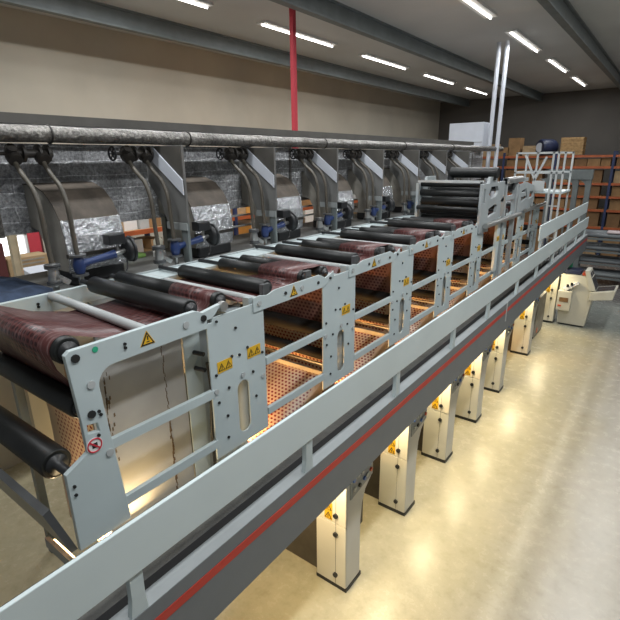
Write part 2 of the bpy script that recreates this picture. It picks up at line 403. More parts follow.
def roller(par, y, z, r=0.085, x0=XB+0.06, x1=XF-0.075, mat='roller', name='guide_roller'):
    mb = MB(); mb.tube([(x0, y, z), (x0+0.012, y, z), (x1-0.012, y, z), (x1, y, z)], [r*0.9, r, r, r*0.9], 28)
    o = mb.build(name, mat, par)
    MB().tube([(x1, y, z), (x1+0.018, y, z), (x1+0.019, y, z), (XF-0.03, y, z)], [r*0.7, r*0.7, r*0.3, r*0.3], 18).build('shaft', 'black', o)
    MB().cyl((XB, y, z), (x0, y, z), r*0.32, 12).build('shaft', 'black', o)
    return o

def panel(par, y0, y1, pairs, seed=0):
    yc = (y0+y1)/2 - 0.0
    holes = [stadium(yc+0.03, 2.90, 3.46, 0.155)]
    MB().prism([(y0, 2.78), (y1, 2.78), (y1, 4.19), (y0+0.06, 4.19), (y0+0.06, 4.15), (y0, 4.15)], 'x', XF-0.016, XF, 0, holes).build('side_panel', 'frame', par, 0.004)
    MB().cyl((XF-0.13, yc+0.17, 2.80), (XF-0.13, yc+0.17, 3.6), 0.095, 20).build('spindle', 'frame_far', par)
    bolts(par, [(yc-0.03, 4.02), (yc-0.10, 3.76), (yc+0.0, 3.74), (yc+0.11, 3.78), (yc-0.16, 3.46), (yc+0.17, 3.5), (yc-0.2, 3.18), (yc+0.2, 3.22), (yc-0.21, 2.95), (y1-0.05, 3.66), (y0+0.06, 3.64), (y0+0.07, 3.36)], 0.014)
    bolts(par, [(yc+0.03, 3.52), (y1-0.05, 3.40), (y0+0.05, 3.48)], 0.026, mat='rod')
    for dy, dz in pairs: sign_pair(par, yc+dy, dz)

def dryer_unit(oy, label):
    t = thing('dryer_frame', (-3.95, oy, 2.78), label, 'press frame', 'grey roller frames along the walkway')
    b = MB()
    b.prism([(oy+0.10, 4.10), (oy+0.10, 4.25), (oy+0.20, 4.255), (oy+0.30, 4.235), (oy+0.42, 4.265), (oy+1.18, 4.265), (oy+1.24, 4.24), (oy+1.30, 4.21), (oy+1.40, 4.225), (oy+1.47, 4.26), (oy+1.49, 4.19), (oy+1.36, 4.13), (oy+1.27, 4.10)], 'x', XF+0.001, XF+0.012)
    b.build('top_beam', 'frame', t, 0.004)
    MB().box(XF-0.10, XF-0.02, oy+0.07, oy+0.12, 4.05, 4.25).build('beam_end_plate', 'frame_far', t)
    panel(t, oy+1.27, oy+1.99, [(0.14, 3.70)])
    bolts(t, [(oy+0.18, 4.18), (oy+0.86, 4.185)], 0.026, XF+0.012, 'rod')
    bolts(t, [(oy+0.58, 4.19), (oy+1.16, 4.18), (oy+1.40, 4.185)], 0.017, XF+0.012)
    sign_single(t, oy+0.72, 4.187)
    for z, h in ((3.535, 0.085), (2.96, 0.085)):
        r = MB(); r.box(XF-0.035, XF+0.005, oy+0.26, oy+1.31, z-h/2, z+h/2); r.build('guard_bar', 'frame', t, 0.004)
    # far side plate, cross bars
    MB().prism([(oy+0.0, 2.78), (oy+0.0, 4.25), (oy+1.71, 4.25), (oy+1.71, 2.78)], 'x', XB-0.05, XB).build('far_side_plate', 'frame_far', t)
    MB().cyl((XB, oy+0.2, 4.2), (XF-0.05, oy+0.2, 4.2), 0.036, 14).build('cross_bar', 'rod', t)
    MB().box(XB+0.02, XF-0.12, oy-0.14, oy+0.05, 4.13, 4.15).build('cover_plate', 'frame_far', t)
    for (u, z, r) in ((0.40, 4.275, 0.080), (1.02, 4.255, 0.076), (1.40, 4.235, 0.078), (1.54, 3.45, 0.095), (1.54, 3.12, 0.07)):
        roller(t, oy+u, z, r, x0=XB+0.42 if z > 4 else XB+0.06, mat='roller' if z > 4 else 'rubber')
    MB().box(XB, XF-0.06, oy+1.56, oy+1.60, 2.80, 2.86).build('web_bar', 'canvas', t)
    MB().box(XB, XF-0.06, oy+1.58, oy+1.61, 2.94, 2.96).build('web_bar', 'steel_dark', t)
    for u in (0.34, 1.04):
        MB().box(XF-0.08, XF-0.03, oy+u-0.05, oy+u+0.05, 4.22, 4.33).build('bearing_block', 'steel_dark', t)
    MB().box(XB, XB+0.36, oy+0.0, oy+1.71, 4.20, 4.235).build('far_ledge', 'frame', t)
    o = MB(); o.box(-6.35, XB-0.05, oy-0.1, oy+1.61, 4.14, 4.19); o.build('dryer_top', 'table', t)
    for u in (0.35, 0.9, 1.3): MB().cyl((XF-0.2, oy+u, 3.58-0.1*u), (XF-0.02, oy+u, 3.58-0.1*u), 0.018, 10).build('stop_pin', 'black', t) if u == 0.35 else None
    return t

# first frame, nearest the camera
U0 = thing('dryer_frame', (-3.95, 1.34, 2.78), 'nearest grey roller frame, with a prohibition sign on its front leg and rounded opening', 'press frame', 'grey roller frames along the walkway')
outer = [(1.20, 2.78), (2.56, 2.78), (2.56, 2.8), (1.60, 2.8), (1.565, 3.4), (1.545, 4.0)]
arc = [(1.545+0.11-0.11*math.cos(a), 4.02+0.11*math.sin(a)) for a in [PI/2*k/6 for k in range(7)]]
prof = [(1.20, 2.78), (1.62, 2.78), (1.60, 3.1), (1.56, 3.6), (1.535, 3.98)] + [(1.535+0.13-0.13*math.cos(a), 3.98+0.13*math.sin(a)) for a in [PI/2*k/6 for k in range(1, 7)]] + \
       [(2.56, 4.115), (2.56, 4.19), (2.62, 4.19), (2.66, 4.22), (2.70, 4.26), (2.74, 4.25), (2.74, 4.30), (2.62, 4.285), (2.52, 4.27), (2.44, 4.305), (1.37, 4.305), (1.335, 4.28), (1.37, 3.75), (1.375, 3.52), (1.20, 3.43)]
MB().prism(prof, 'x', XF-0.03, XF+0.012, 0, [[(1.40, 3.66), (1.485, 3.645), (1.48, 3.715), (1.40, 3.73)]]).build('side_plate', 'frame', U0, 0.004)
panel(U0, 2.56, 3.29, [(-0.19, 3.70), (0.2, 3.71)])
bolts(U0, [(1.40, 4.245), (2.52, 4.22)], 0.03, XF+0.012)
bolts(U0, [(1.445, 3.80)], 0.03, XF+0.012)
bolts(U0, [(1.475, 4.02), (2.33, 4.215), (1.53, 3.44)], 0.03, XF+0.012, 'rod')
bolts(U0, [(1.77, 4.2), (1.77, 4.23), (2.66, 4.15), (1.47, 3.62), (1.24, 3.32), (1.24, 3.25), (1.5, 3.8), (1.51, 3.77)], 0.012, XF+0.012)
MB().cyl((XF+0.012, 1.545, 4.262), (XF+0.017, 1.545, 4.262), 0.022, 10).build('paint_mark', 'green', U0)
sign_single(U0, 1.96, 4.22)
ps = MB(); ps.cyl((XF+0.012, 1.43, 3.555), (XF+0.016, 1.43, 3.555), 0.062, 24, 0); ps.ring((XF+0.016, 1.43, 3.555), (1, 0, 0), 0.052, 0.006, 24, 6, 1)
ps.bar((XF+0.019, 1.395, 3.59), (XF+0.019, 1.465, 3.52), 0.012, 0.006, (1, 0, 0), 1); ps.box(XF+0.016, XF+0.018, 1.41, 1.45, 3.535, 3.575, 2)
ps.build('prohibition_sign', ['white', 'signred', 'ink'], U0)
for (ya, za, yb, zb) in ((1.53, 3.49, 2.58, 3.47), (1.57, 2.95, 2.58, 2.945)):
    MB().bar((XF-0.012, ya, za), (XF-0.012, yb, zb), 0.04, 0.085).build('guard_bar', 'frame', U0, 0.004)
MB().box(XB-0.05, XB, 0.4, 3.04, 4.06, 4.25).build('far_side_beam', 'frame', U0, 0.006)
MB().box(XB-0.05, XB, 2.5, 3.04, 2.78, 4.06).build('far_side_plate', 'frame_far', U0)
bolts(U0, [(1.98, 4.17), (1.98, 4.14)], 0.014, XB)
MB().cyl((XB, 2.12, 4.22), (XF-0.02, 2.02, 4.235), 0.042, 14).build('cross_bar', 'rod', U0)
roller(U0, 1.40, 4.28, 0.098, x0=-5.3)
roller(U0, 1.42, 3.84, 0.085, x0=-5.4)
roller(U0, 1.25, 3.40, 0.115, x0=-5.6, x1=-3.28)
roller(U0, 2.46, 4.30, 0.085, x0=-4.64)
roller(U0, 2.80, 4.29, 0.083, x0=-4.70)
MB().cyl((XF-0.02, 2.755, 4.27), (XF+0.03, 2.755, 4.27), 0.045, 16).build('shaft_end', 'steel', U0)
MB().prism([(1.02, 3.2), (1.07, 3.22), (1.2, 2.78), (1.15, 2.78)], 'x', -5.0, XF-0.03).build('front_apron', 'steel_dark', U0)
pa = MB(); pa.box(-3.37, -3.35, 1.60, 2.50, 2.3, 4.1, 0); pn = pa.build('inner_panel', ['panel'], U0)
ch = MB(); random.seed(3)
for k in range(46):
    z = 2.42+1.6*k/46; w = random.uniform(0.003, 0.009) if z > 3.3 else random.uniform(0.008, 0.026); yy = 2.29+random.uniform(-0.007, 0.007)
    ch.prism([(yy-w/2, z), (yy+w/2, z+0.003), (yy+w/3, z+0.036), (yy-w/2, z+0.034)], 'x', -3.35, -3.347)
for k in range(90):
    z = 2.6+1.3*random.random()**1.2; w = random.uniform(0.003, 0.014); yy = 1.69+0.05*(z-2.9)+random.choice((0, 0, 0.01, 0.03, 0.06))*random.random()
    ch.prism([(yy-w/2, z), (yy+w/2, z+0.003), (yy+w/3, z+0.035), (yy-w/2, z+0.03)], 'x', -3.35, -3.347)
ch.build('chipped_paint', 'chip', pn)
MB().box(-3.345, -3.335, 2.51, 2.70, 2.3, 4.1).build('inner_panel', 'frame', U0)
for z in (3.80, 3.64): MB().cyl((-3.335, 2.62, z), (-3.22, 2.64, z), 0.022, 10).build('knob', 'black', U0)
MB().box(-3.42, -3.38, 2.70, 3.3, 2.3, 4.1).build('inner_panel', 'frame_far', U0)
MB().tube([(-3.3, 2.74, 3.66), (-3.28, 2.75, 3.4), (-3.3, 2.73, 3.0), (-3.3, 2.73, 2.4)], 0.018, 8).build('cable', 'black', U0)
MB().box(-5.45, -4.45, 1.93, 1.96, 2.2, 3.85).build('rear_panel', 'panelw', U0)
MB().box(-6.35, XB-0.05, 0.4, 2.94, 4.12, 4.17).build('dryer_top', 'table', U0)

OY = [1.34, 3.04, 4.76, 6.47, 8.18, 9.9, 11.62, 13.34]
desc = ['second roller frame from the near end, just past the frame with the prohibition sign',
        'third roller frame from the near end, behind the fourth guard rail post',
        'fourth roller frame from the near end, midway along the row',
        'fifth roller frame from the near end, last one before the roller tower',
        'sixth roller frame, under the tall roller tower',
        'seventh roller frame, just beyond the roller tower and beside the upper guard rail panel',
        'eighth and farthest roller frame, below the white ladder']
U1 = dryer_unit(OY[1], 'grey ' + desc[0])
units = [U0, U1]
for i in range(2, 8):
    c = copy_tree(U1); c.location.y = OY[i]; c['label'] = 'grey ' + desc[i-1]; units.append(c)

# ------------------------------------------------------------------ printed web: one continuous sheet through all frames
def arc_pts(cy, cz, r, a0, a1, n=8):
    return [(cy+r*math.cos(math.radians(a0+(a1-a0)*k/n)), cz+r*math.sin(math.radians(a0+(a1-a0)*k/n))) for k in range(n+1)]
path = []   # (y, z, x_left, material)
def seg(pts, xl, mi):
    for p in pts: path.append((p[0], p[1], xl, mi, XR))
e = 0.004
XR = -3.42
seg([(1.74, 1.95), (1.74, 2.6), (1.74, 3.2), (1.72, 3.5)], -4.5, 1)
seg([(1.62, 3.66), (1.54, 3.76)], -4.5, 1)
XR = -3.17
seg([(1.505, 3.84), (1.43, 3.98), (1.33, 4.15)], -4.5, 0)
seg(arc_pts(1.40, 4.28, 0.098+e, 200, 80), -4.5, 0)
seg([(1.7, 4.27), (2.0, 4.19), (2.3, 4.18), (2.62, 4.20)], -4.3, 0)
seg(arc_pts(2.80, 4.29, 0.083+e, 190, 40), -3.75, 0)
for i in range(1, 8):
    o = OY[i]
    xl = -4.1 if i == 1 else -3.9
    seg([(o+0.05, 4.20), (o+0.28, 4.20)], -4.4, 0)
    seg(arc_pts(o+0.40, 4.275, 0.080+e, 240, 300, 4), -4.4, 0)
    seg([(o+0.80, 4.185)], -4.0, 0)
    seg(arc_pts(o+1.02, 4.255, 0.076+e, 205, 85, 7), -3.75, 0)
    seg(arc_pts(o+1.40, 4.235, 0.078+e, 95, 0, 6), -3.75, 0)
    if i < 7:
        # dips down inside the frame, over the inner rollers, back up
        seg([(o+1.53, 4.12), (o+1.60, 4.02)], -4.3, 0)
        seg([(o+1.65, 3.9), (o+1.655, 3.5)], -4.45, 2)
        seg([(o+1.66, 3.2), (o+1.66, 2.92), (o+1.63, 2.83), (o+1.5, 2.74), (o+1.2, 2.50), (o+0.9, 2.27), (o+0.70, 2.12), (o+0.62, 2.04), (o+0.63, 1.96), (o+0.72, 1.92), (o+1.0, 1.91), (o+1.55, 1.92), (o+1.66, 1.96), (o+1.70, 2.05), (o+1.705, 3.0), (o+1.708, 3.8), (o+1.715, 4.1)], -4.45, 1)
wb = MB(); sdist = 0; t2 = 0.0012
rows = []
for k, (y, z, xl, mi, xr) in enumerate(path):
    a = path[max(k-1, 0)]; b_ = path[min(k+1, len(path)-1)]
    d = Vector((0, b_[0]-a[0], b_[1]-a[1]))
    n = Vector((0, -d.z, d.y))
    n = n.normalized() if n.length > 1e-6 else Vector((0, 0, 1))
    if k: sdist += math.hypot(y-path[k-1][0], z-path[k-1][1])
    base = len(wb.v)
    for s in (1, -1):
        for x in (xl, xr):
            wb.v.append((x, y+n.y*t2*s, z+n.z*t2*s)); wb.uv[len(wb.v)-1] = (x, sdist)
    rows.append((base, mi))
for k in range(len(rows)-1):
    p, q = rows[k][0], rows[k+1][0]; mi = rows[k+1][1]
    for f in ((p, p+1, q+1, q), (p+2, q+2, q+3, p+3), (p, q, q+2, p+2), (p+1, p+3, q+3, q+1)):
        wb.f.append(list(f)); wb.m.append(mi); wb.sm.append(True)
solo(wb, 'printed_web', ['webtop', 'webdot', 'webmid'], 'maroon and cream dotted printed web threaded over the rollers of every frame', 'printed web', (-3.8, 1.34, 1.95))

# ------------------------------------------------------------------ press columns under the walkway
def column(y, label):
    t = thing('press_column', (-2.8, y, 0), label, 'press column', 'cream press columns under the walkway')
    side = [(y, 0.06), (y+0.34, 0.06), (y+0.34, 0.95), (y+0.37, 1.18), (y+0.45, 1.36), (y+0.62, 1.50), (y+0.62, 2.22), (y, 2.22)]
    MB().prism(side, 'x', -3.05, -2.58).build('cabinet', 'creamside', t, 0.012)
    for z0, z1 in ((0.07, 1.04), (1.05, 2.21)):
        MB().box(-3.045, -2.585, y-0.02, y-0.001, z0, z1).build('front_cover', 'cream', t, 0.006)
    MB().box(-2.74, -2.735, y-0.022, y-0.019, 0.08, 2.2).build('cover_seam', 'seam', t)
    MB().box(-3.06, -2.575, y-0.01, y+0.37, 0.0, 0.06).build('plinth', 'black', t)
    for z in (0.23, 0.89, 1.18): MB().cyl((-2.735, y-0.045, z), (-2.735, y-0.018, z), 0.034, 12).build('knob', 'black', t)
    cp = MB().prism([(y+0.06, 1.44), (y+0.60, 1.52), (y+0.60, 1.84), (y+0.06, 1.84)], 'x', -2.58, -2.565).build('control_panel', 'panelgrey', t)
    for k, (u, z, m) in enumerate(((0.12, 1.70, 'blueled'), (0.22, 1.72, 'rod'), (0.32, 1.70, 'rod'), (0.50, 1.74, 'blueled'), (0.14, 1.56, 'rod'), (0.26, 1.55, 'ink'), (0.54, 1.62, 'redbut'), (0.44, 1.60, 'rod'), (0.38, 1.58, 'blueled'))):
        MB().cyl((-2.566, y+u, z), (-2.545, y+u, z), 0.028, 10).build('button', m, cp)
    sg = MB(); sg.box(-2.91, -2.79, y-0.025, y-0.019, 1.08, 1.34, 0)
    for z in (1.145, 1.275):
        sg.prism([(-2.905, z-0.05), (-2.795, z-0.05), (-2.85, z+0.05)], 'y', y-0.028, y-0.025, 1)
        sg.prism([(-2.887, z-0.041), (-2.813, z-0.041), (-2.85, z+0.026)], 'y', y-0.030, y-0.028, 0)
        sg.box(-2.856, -2.844, y-0.032, y-0.030, z-0.03, z+0.01, 1)
    sg.build('warning_sign', ['yellow', 'ink'], t)
    MB().cyl((-3.08, y+0.1, 0.9), (-3.05, y+0.1, 0.9), 0.035, 10).build('side_knob', 'black', t)
    MB().box(-5.2, -3.07, y+0.1, y+1.25, 0.0, 1.75).build('print_unit_body', 'machine', t)
    return t
c0 = column(4.15, 'cream press column nearest the camera, only its control panel showing below the beam')
cl = ['cream press column second from the camera, cut off by the lower edge of the view', 'cream press column in the nearest place where its foot shows on the beige floor',
      'cream press column next beyond the nearest one with a visible foot', 'cream press column fifth from the camera, midway along the walkway', 'cream press column under the vertical joint plate of the beam', 'cream press column beside the operator console at the far end']
cols = [c0]
for k, y in enumerate((5.9, 7.62, 9.38, 11.08, 13.9, 17.4)):
    c = copy_tree(c0); c.location.y = y; c['label'] = cl[k]; cols.append(c)

# ------------------------------------------------------------------ foil ducts, hoods, hoses, valves along the far side of the dryers
du = thing('exhaust_duct', (-6.5, 9, 4.72), 'long foil wrapped exhaust duct hanging behind all the hoods', 'duct')
MB().box(-7.0, -6.0, -1.0, 19.0, 4.72, 5.72).build('foil_jacket', 'foil', du)
for y in (-0.4, 2.2, 4.8, 7.4, 10.0, 12.6, 15.2, 17.8):
    b = MB(); b.box(-7.02, -5.985, y-0.03, y+0.03, 4.70, 5.735); b.build('strap', 'foilpipe', du)
    MB().box(-6.55, -6.45, y-0.05, y+0.05, 0.0, 4.70).build('support_leg', 'gantry', du)
pp = thing('insulated_pipe', (-5.35, 9, 5.79), 'thin foil wrapped pipe running along the top of the hoods', 'pipe')
pts = [(-5.35+0.004*math.sin(k*1.7), -1+k*0.4, 5.79+0.004*math.sin(k*2.3)) for k in range(51)]
MB().tube(pts, 0.085, 16).build('pipe_jacket', 'foilpipe', pp)
for y in (2.6, 4.42, 7.6, 10.9, 14.0): MB().ring((-5.35, y, 5.79), (0, 1, 0), 0.088, 0.012, 20, 6).build('clamp', 'iron', pp)
for y in (0.5, 6.0, 12.0, 17.5): MB().bar((-5.35, y, 5.79), (-6.2, y, 5.65), 0.04, 0.04).build('bracket', 'iron', pp)

ct = thing('cable_tray', (-5.75, 9, 5.9), 'dusty dark cable tray running above and behind the foil pipe', 'cable tray')
MB().box(-5.95, -5.55, -1, 16.5, 5.90, 5.92).build('tray_floor', 'iron', ct)
for x in (-5.96, -5.56): MB().box(x, x+0.015, -1, 16.5, 5.90, 6.0).build('tray_side', 'hooddark', ct)
MB().tube([(-5.75+0.03*math.sin(k), -1+k*0.7, 5.945) for k in range(26)], 0.025, 8).build('cable', 'pipe', ct)
for y in (1.0, 5.0, 9.0, 13.0): MB().box(-5.8, -5.7, y, y+0.05, 5.72, 5.90).build('tray_leg', 'iron', ct)

def hood(i, oy):
    y = oy+0.89
    t = thing('hood_bracket', (-5.2, y, 4.75), 'x', 'hood', 'grey hood brackets under the foil pipe')
    MB().prism([(-5.62, 5.69), (-4.88, 5.69), (-4.88, 4.76), (-5.28, 4.74), (-5.40, 5.0), (-5.62, 5.25)], 'y', y, y+0.035).build('hood_plate', 'hood', t, 0.003)
    MB().prism([(-5.41, 5.685), (-4.885, 5.685), (-4.885, 5.28)], 'y', y-0.01, y-0.001).build('dark_recess', 'hooddark', t)  # flat dark sheet standing for the recess above the pale plate
    MB().prism([(-5.44, 5.67), (-5.41, 5.68), (-4.88, 5.285), (-4.88, 5.10), (-5.44, 5.50)], 'y', y-0.03, y-0.012).build('pale_plate', 'plate', t, 0.004)
    MB().box(-5.02, -4.90, y+0.002, y+0.04, 4.19, 4.78).build('hood_leg', 'gantry', t)
    MB().box(-5.28, -4.88, y-0.02, y-0.001, 4.66, 4.75).build('foot_plate', 'panelgrey', t)
    return t
H1 = hood(1, OY[1]); hl = ['pale striped grey hood bracket nearest the camera', 'second grey hood bracket, pale plate beside dark valve', 'third grey hood bracket along the foil pipe', 'fourth grey hood bracket along the foil pipe',
      'fifth grey hood bracket along the foil pipe', 'sixth grey hood bracket, just left of the white cabinet', 'seventh and farthest grey hood bracket, above the roller tower']
for k in range(7):
    h = H1 if k == 0 else copy_tree(H1)
    h.location.y = OY[k+1]+0.89; h['label'] = hl[k]

def elbow(y0, label):
    y1 = y0+0.68
    t = thing('duct_elbow', (-5.5, y0, 4.19), label, 'duct', 'foil clad duct elbows over the dryers')
    prof = [(-5.98, 5.27), (-5.7, 5.26), (-5.5, 5.19), (-5.35, 5.06), (-5.25, 4.90), (-5.2, 4.70), (-5.19, 4.5), (-5.22, 4.34)]
    inner = [(-5.7, 4.34), (-5.7, 4.6), (-5.8, 4.76), (-5.98, 4.8)]
    MB().prism(prof + inner, 'y', y0, y1).build('duct_body', 'canvas', t)
    def skin(a, b, mat, name):
        mb = MB(); q = []
        for k in range(a, b+1):
            x, z = prof[k]; x0, z0 = prof[max(k-1, 0)]; x2, z2 = prof[min(k+1, len(prof)-1)]
            n = Vector((-(z2-z0), 0, (x2-x0))); n.normalize(); q.append((x, z, n.x, n.z))
        vs = [(x+nx*d, y, z+nz*d) for (x, z, nx, nz) in q for (y, d) in ((y0-0.012, 0.004), (y1+0.012, 0.004), (y1+0.012, 0.014), (y0-0.012, 0.014))]
        fs = []
        for k in range(len(q)-1):
            for j in range(4): fs.append((k*4+j, k*4+(j+1) % 4, (k+1)*4+(j+1) % 4, (k+1)*4+j))
        mb._add(vs, fs, 0, False); mb.build(name, mat, t)
    skin(0, 4, 'dust', 'top_skin'); skin(4, 7, 'foil2', 'foil_jacket')
    MB().box(-5.21, -5.172, y0-0.02, y1+0.02, 4.50, 4.545).build('strap', 'iron', t)
    MB().box(-5.74, -5.2, y0+0.02, y1-0.02, 4.19, 4.36).build('outlet_collar', 'black', t, 0.03)
    return t
E0 = elbow(2.52, 'large silver and brown duct elbow nearest the camera')
el = ['second foil duct elbow, right of the nearest hood bracket', 'third foil duct elbow from the camera', 'fourth foil duct elbow from the camera', 'fifth foil duct elbow from the camera', 'sixth and farthest foil duct elbow']
for k in range(5):
    c = copy_tree(E0); c.location.y = OY[k+1]+1.27; c['label'] = el[k]

def smooth(pts, n=5):
    P = [Vector(p) for p in pts]; P = [2*P[0]-P[1]] + P + [2*P[-1]-P[-2]]; out = []
    for i in range(1, len(P)-2):
        for k in range(n):
            t = k/n; a, b, c, d = P[i-1:i+3]
            out.append(0.5*((2*b)+(c-a)*t+(2*a-5*b+4*c-d)*t*t+(3*b-a-3*c+d)*t**3))
    return out + [P[-2]]
def hose_set(y1, y2, label):
    """two hoses from the manifold under the foil pipe down to the dryer top"""
    t = thing('hose_pair', (-5.0, y1, 4.19), label, 'hoses', 'hose pairs feeding the dryers')
    for y, dx in ((y1, 0.0), (y2, 0.03)):
        MB().tube(smooth([(-5.44+dx, y, 5.58), (-5.39, y, 5.50), (-5.28, y, 5.39), (-5.13, y, 5.27), (-5.05, y, 5.10), (-5.03, y, 4.92), (-5.02, y, 4.72), (-5.0, y, 4.52)]), 0.025, 12).build('hose', 'pipe', t)
    # iron manifold along the top with hand wheel
    mf = MB(); mf.cyl((-5.44, y1-0.05, 5.60), (-5.44, y2+0.12, 5.60), 0.045, 14); mf.build('manifold', 'iron', t)
    for y in (y1-0.02, y1+0.10, y2-0.02, y2+0.07): MB().cyl((-5.44, y-0.014, 5.60), (-5.44, y+0.014, 5.60), 0.09, 18).build('flange', 'iron', t)
    for y in (y1, y2): MB().cyl((-5.42, y, 5.575), (-5.37, y, 5.53), 0.07, 16).build('flange', 'iron', t)
    MB().cyl((-5.40, y1-0.20, 5.60), (-5.44, y1-0.05, 5.60), 0.02, 10).build('valve_stem', 'iron', t)
    MB().cyl((-5.44, y1-0.02, 5.6), (-5.36, y1-0.02, 5.66), 0.05, 10).build('bonnet', 'iron', t)
    wmb = MB(); wmb.ring((-5.40, y1-0.21, 5.60), (0, 1, 0), 0.075, 0.012, 22, 6)
    for k in range(3):
        a = k*PI/3; wmb.bar((-5.40-0.075*math.cos(a), y1-0.21, 5.6-0.075*math.sin(a)), (-5.40+0.075*math.cos(a), y1-0.21, 5.6+0.075*math.sin(a)), 0.012, 0.012)
    wmb.build('hand_wheel', 'black', t)
    # near hose: flange pairs and globe body
    gb = MB(); gb.tube([(-5, y1, 4.19), (-5, y1, 4.27), (-5, y1, 4.34), (-5, y1, 4.42), (-5, y1, 4.52)], [0.032, 0.034, 0.06, 0.055, 0.034], 14); gb.build('strainer', 'steel', t)
    for z in (4.50, 4.475, 4.33, 4.305, 4.2): MB().cyl((-5, y1, z-0.009), (-5, y1, z+0.009), 0.078, 18).build('flange', 'steel_dark', t)
    MB().bar((-5, y1, 4.40), (-4.93, y1+0.12, 4.30), 0.05, 0.05).build('side_branch', 'steel', t)
    return t
def valve(y2, label):
    t = thing('control_valve', (-5.0, y2, 4.19), label, 'valve', 'blue control valves with black hand wheels')
    MB().tube([(-5, y2, 4.36), (-5, y2, 4.40), (-5, y2, 4.45), (-5, y2, 4.50), (-5, y2, 4.54)], [0.045, 0.06, 0.066, 0.06, 0.045], 16).build('valve_body', 'blue', t)
    for z in (4.555, 4.345): MB().cyl((-5, y2, z-0.011), (-5, y2, z+0.011), 0.085, 20).build('flange', 'steel_dark', t)
    MB().cyl((-5, y2, 4.19), (-5, y2, 4.34), 0.028, 12).build('stub_pipe', 'steel', t)
    MB().cyl((-5, y2, 4.19), (-5, y2, 4.212), 0.08, 18).build('base_flange', 'steel', t)
    MB().tube([(-5, y2+0.04, 4.46), (-4.99, y2+0.12, 4.47), (-4.99, y2+0.3, 4.49), (-4.98, y2+0.42, 4.51)], [0.055, 0.038, 0.042, 0.05], 12).build('bonnet_arm', 'blue', t)
    MB().cyl((-4.98, y2+0.41, 4.51), (-4.98, y2+0.56, 4.53), 0.028, 12).build('stem', 'steel', t)
    MB().tube([(-4.97, y2+0.54, 4.53), (-4.97, y2+0.56, 4.53), (-4.96, y2+0.60, 4.54), (-4.96, y2+0.63, 4.54)], [0.08, 0.135, 0.135, 0.1], 22).build('diaphragm_head', 'black', t)
    MB().ring((-4.96, y2+0.615, 4.54), (0.15, 1, 0.05), 0.135, 0.02, 26, 8).build('hand_wheel', 'black', t)
    MB().box(-5.05, -4.90, y2+0.33, y2+0.53, 4.62, 4.74).build('positioner', 'black', t, 0.012)
    MB().cyl((-4.98, y2+0.46, 4.5), (-4.98, y2+0.46, 4.64), 0.018, 8).build('mounting_post', 'steel', t)
    MB().tube(smooth([(-4.97, y2+0.56, 4.44), (-4.93, y2+0.5, 4.3), (-4.94, y2+0.3, 4.22), (-4.95, y2+0.12, 4.205)]), 0.009, 8).build('cable', 'black', t)
    return t
HS = hose_set(2.24, 2.52, 'brown hose pair nearest the camera, hanging in front of the large duct elbow')
VA = valve(2.52, 'nearest blue valve with black hand wheel, in front of the large silver duct elbow')
H2 = hose_set(OY[1]+0.50, OY[1]+0.75, 'brown hose pair in front of the nearest hood bracket')
V2 = copy_tree(VA); V2.location.y = OY[1]+0.75; V2['label'] = 'second blue valve with black hand wheel, below the nearest hood bracket'
num = ['third', 'fourth', 'fifth', 'sixth', 'seventh', 'eighth']
for k in range(6):
    c = copy_tree(H2); c.location.y = OY[k+2]+0.50; c['label'] = '%s brown hose pair from the camera, in front of the %s hood bracket' % (num[k], ORD[k+1])
    if k < 4:
        v = copy_tree(VA); v.location.y = OY[k+2]+0.75; v['label'] = '%s blue valve with black hand wheel from the camera, on the dryer tops' % num[k]

# ------------------------------------------------------------------ roller tower above the sixth frame
tw = thing('roller_tower', (-3.95, 10.6, 4.2), 'tall grey tower of dark rollers standing over the sixth frame', 'roller tower')
def tplate(x, mat, name):
    poly = [(9.75, 4.02), (9.75, 5.0), (10.15, 5.0), (10.2, 5.12), (10.65, 5.12), (10.7, 5.0), (11.35, 5.0), (11.4, 4.72), (11.1, 4.6), (11.15, 4.25), (10.4, 4.15), (10.35, 4.0)]
    h1 = [(10.2, 4.78), (10.3, 4.92), (10.75, 4.92), (10.85, 4.82), (10.7, 4.7), (10.35, 4.68)]
    h2 = [(10.25, 4.3), (10.25, 4.48), (10.7, 4.55), (10.85, 4.5), (10.8, 4.36)]
    h3 = [(9.85, 4.62), (9.85, 4.9), (9.97, 4.9), (9.97, 4.62)]
    MB().prism(poly, 'x', x-0.03, x+0.03, 0, [h1, h2, h3]).build(name, mat, tw, 0.005)
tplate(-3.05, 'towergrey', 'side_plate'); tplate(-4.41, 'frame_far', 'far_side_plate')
for (y, z, r) in ((9.9, 4.98, 0.06), (9.88, 4.80, 0.07), (9.95, 4.62, 0.08), (9.95, 4.44, 0.085), (10.02, 4.26, 0.07), (10.45, 4.85, 0.09), (10.5, 4.6, 0.08), (11.0, 4.9, 0.07), (10.9, 4.5, 0.08), (9.72, 4.5, 0.05)):
    mb = MB(); mb.tube([(-4.38, y, z), (-4.36, y, z), (-3.1, y, z), (-3.08, y, z)], [r*0.85, r, r, r*0.85], 22); mb.build('tower_roller', 'roller', tw)
MB().cyl((-3.95, 10.45, 5.2), (-2.95, 10.45, 5.2), 0.11, 24).build('top_roller', 'roller', tw)
MB().box(-4.0, -3.9, 10.38, 10.52, 5.0, 5.25).build('bearing_block', 'black', tw)
MB().box(-3.1, -3.0, 10.38, 10.52, 5.05, 5.25).build('bearing_block', 'black', tw)
for y in (9.72, 9.95): MB().box(-4.38, -3.08, y-0.02, y+0.02, 5.02, 5.06).build('tie_bar', 'rod', tw)
MB().cyl((-2.96, 9.95, 4.16), (-2.96, 12.7, 4.16), 0.055, 16).build('drive_tube', 'steel', tw)
for y in (11.35, 12.25): MB().box(-3.08, -2.98, y-0.05, y+0.05, 2.79, 5.05).build('tower_post', 'towergrey', tw)
